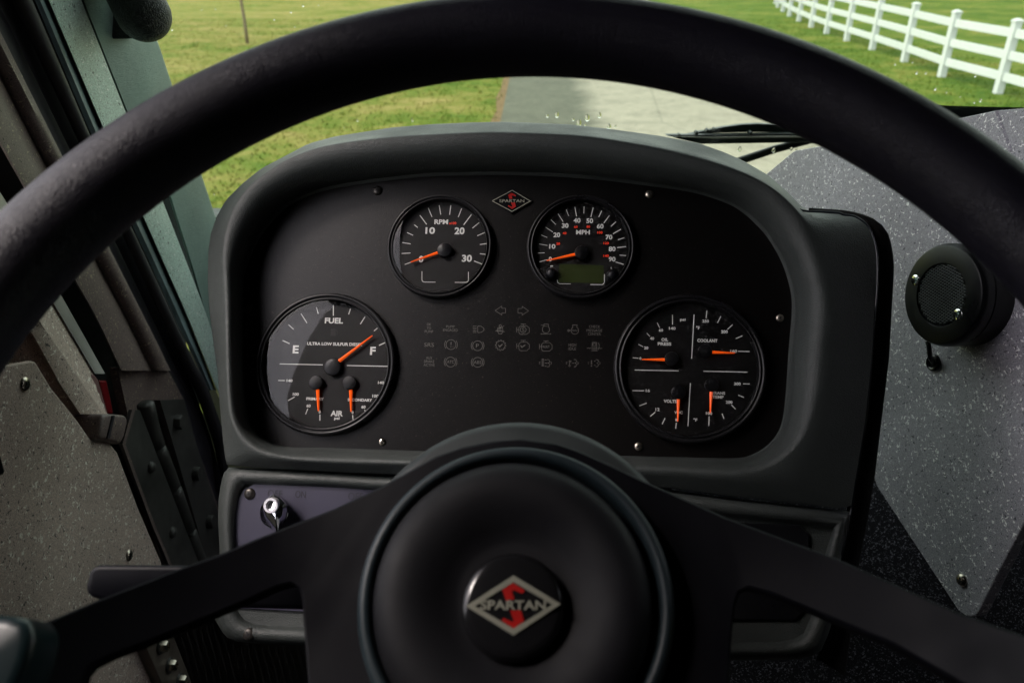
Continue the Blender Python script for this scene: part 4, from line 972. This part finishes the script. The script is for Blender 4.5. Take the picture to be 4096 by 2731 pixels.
fv = [TE(*p) for p in qo]+[TE(*p) for p in qi]; fb = [p-nW*.001 for p in fv]
mb.add(fv+fb, [(i, (i+1) % 4, 4+(i+1) % 4, 4+i) for i in range(4)]+[(i, (i+1) % 4, 8+(i+1) % 4, 8+i) for i in range(4)]+[(4+i, 4+(i+1) % 4, 12+(i+1) % 4, 12+i) for i in range(4)])
text(mb, 'SPARTAN', TE(1052, 935, cap_h+.0003), 900*.28694*pw, 128*.28694*pw, uW, vW, nW, 0, .03)
mb.build('emblem_frame', M['silver'], cap, smooth=False)
mb = MB()
for R_ in (RA, RB): mb.add([TE(x, y, cap_h-.0003) for x, y in R_], [tuple(range(len(R_)))])
mb.build('emblem_letter', M['emred'], cap, smooth=False)
# spoke plate
def sdep(u):                     # dished: flat at the hub, rising to the rim
    t = max(0, (abs(u-2060)-700)/1900.0)
    return (sH+.014)*(1-min(1, t)**1.3) + .004
outl = [(1500,1955),(1620,1890),(1741,1822),(1850,1784),(1970,1760),(2094,1752),(2220,1768),(2334,1806),(2450,1858),(2568,1915),(2900,2064),(3358,2233),(3833,2444),(4096,2536),(4700,2770),
        (4700,3250),(4300,2960),(3839,2731),(3572,2578),(3245,2441),(3075,2372),(3002,2352),(2960,2372),(2945,2420),(2932,2520),(2919,2731),(2905,3100),(1245,3100),(1230,2731),(1212,2500),(1206,2400),(1196,2350),(1170,2335),(1110,2350),(984,2407),(851,2462),(696,2528),(580,2575),(430,2632),(354,2669),(322,2705),(310,2760),(280,3000),(-500,3200),(-560,2860),(-150,2620),(133,2503),(381,2398),(741,2260),(878,2212),(1051,2140),(1333,2032)]
bm = bmesh.new(); vs = [bm.verts.new(SW(u, v, sdep(u))) for u, v in outl]
es = [bm.edges.new((vs[i], vs[(i+1) % len(vs)])) for i in range(len(vs))]
bmesh.ops.triangle_fill(bm, edges=es, use_beauty=True)
bm.verts.ensure_lookup_table(); V = [v.co.copy() for v in bm.verts]; idx = {v: i for i, v in enumerate(bm.verts)}
Ff = [tuple(idx[v] for v in f.verts) for f in bm.faces]; bm.free()
n0 = len(V); nb = len(outl); Vb = [p-nW*.009 for p in V]
mb = MB(); mb.add(V+Vb, Ff+[tuple(n0+i for i in reversed(f)) for f in Ff]+[(i, (i+1) % nb, n0+(i+1) % nb, n0+i) for i in range(nb)])
mb.build('spokes', M['spoke'], sw, smooth=True, auto=30, bevel=.0022, bseg=2)
# rim socket lower left
so = [(-420, 2425), (40, 2458), (92, 2470), (126, 2500), (122, 2560), (104, 2640), (66, 2731), (10, 2900), (-420, 2950)]
MB().prism([SW(u, v, -.004) for u, v in so], -nW*.02).build('rim_socket', M['socket'], sw, smooth=True, bevel=.004, bseg=3)

# steering column shroud
sc2 = thing('steering_column', 'dark grey round column shroud behind the wheel hub', 'steering column', tuple(W(2075, 2357, .42)))
Cc = W(2075, 2345, .385); Rc = 706*.385/F
MB().lathe(Cc, uW, vW, nW, [(Rc*.5, .003), (Rc*.93, .003), (Rc*.975, .001), (Rc, -.004), (Rc*1.0, -.02), (Rc*.96, -.03), (Rc*.9, -.18)], 96).build('shroud', M['shroud'], sc2, auto=50)
# signal lever
lv = [(392, 2258), (740, 2260), (1300, 2280), (1300, 2440), (700, 2425), (420, 2402), (362, 2392), (342, 2370), (338, 2345), (352, 2285), (366, 2264)]
le_ = thing('signal_lever', 'flat black signal lever sticking out left behind the spoke', 'lever', tuple(W(800, 2340, .42)))
MB().prism([W(u, v, .40) for u, v in lv], (W(2048, 2300, .425)-W(2048, 2300, .40))).build('lever_paddle', M['spoke'], le_, smooth=True, bevel=.0035, bseg=3)
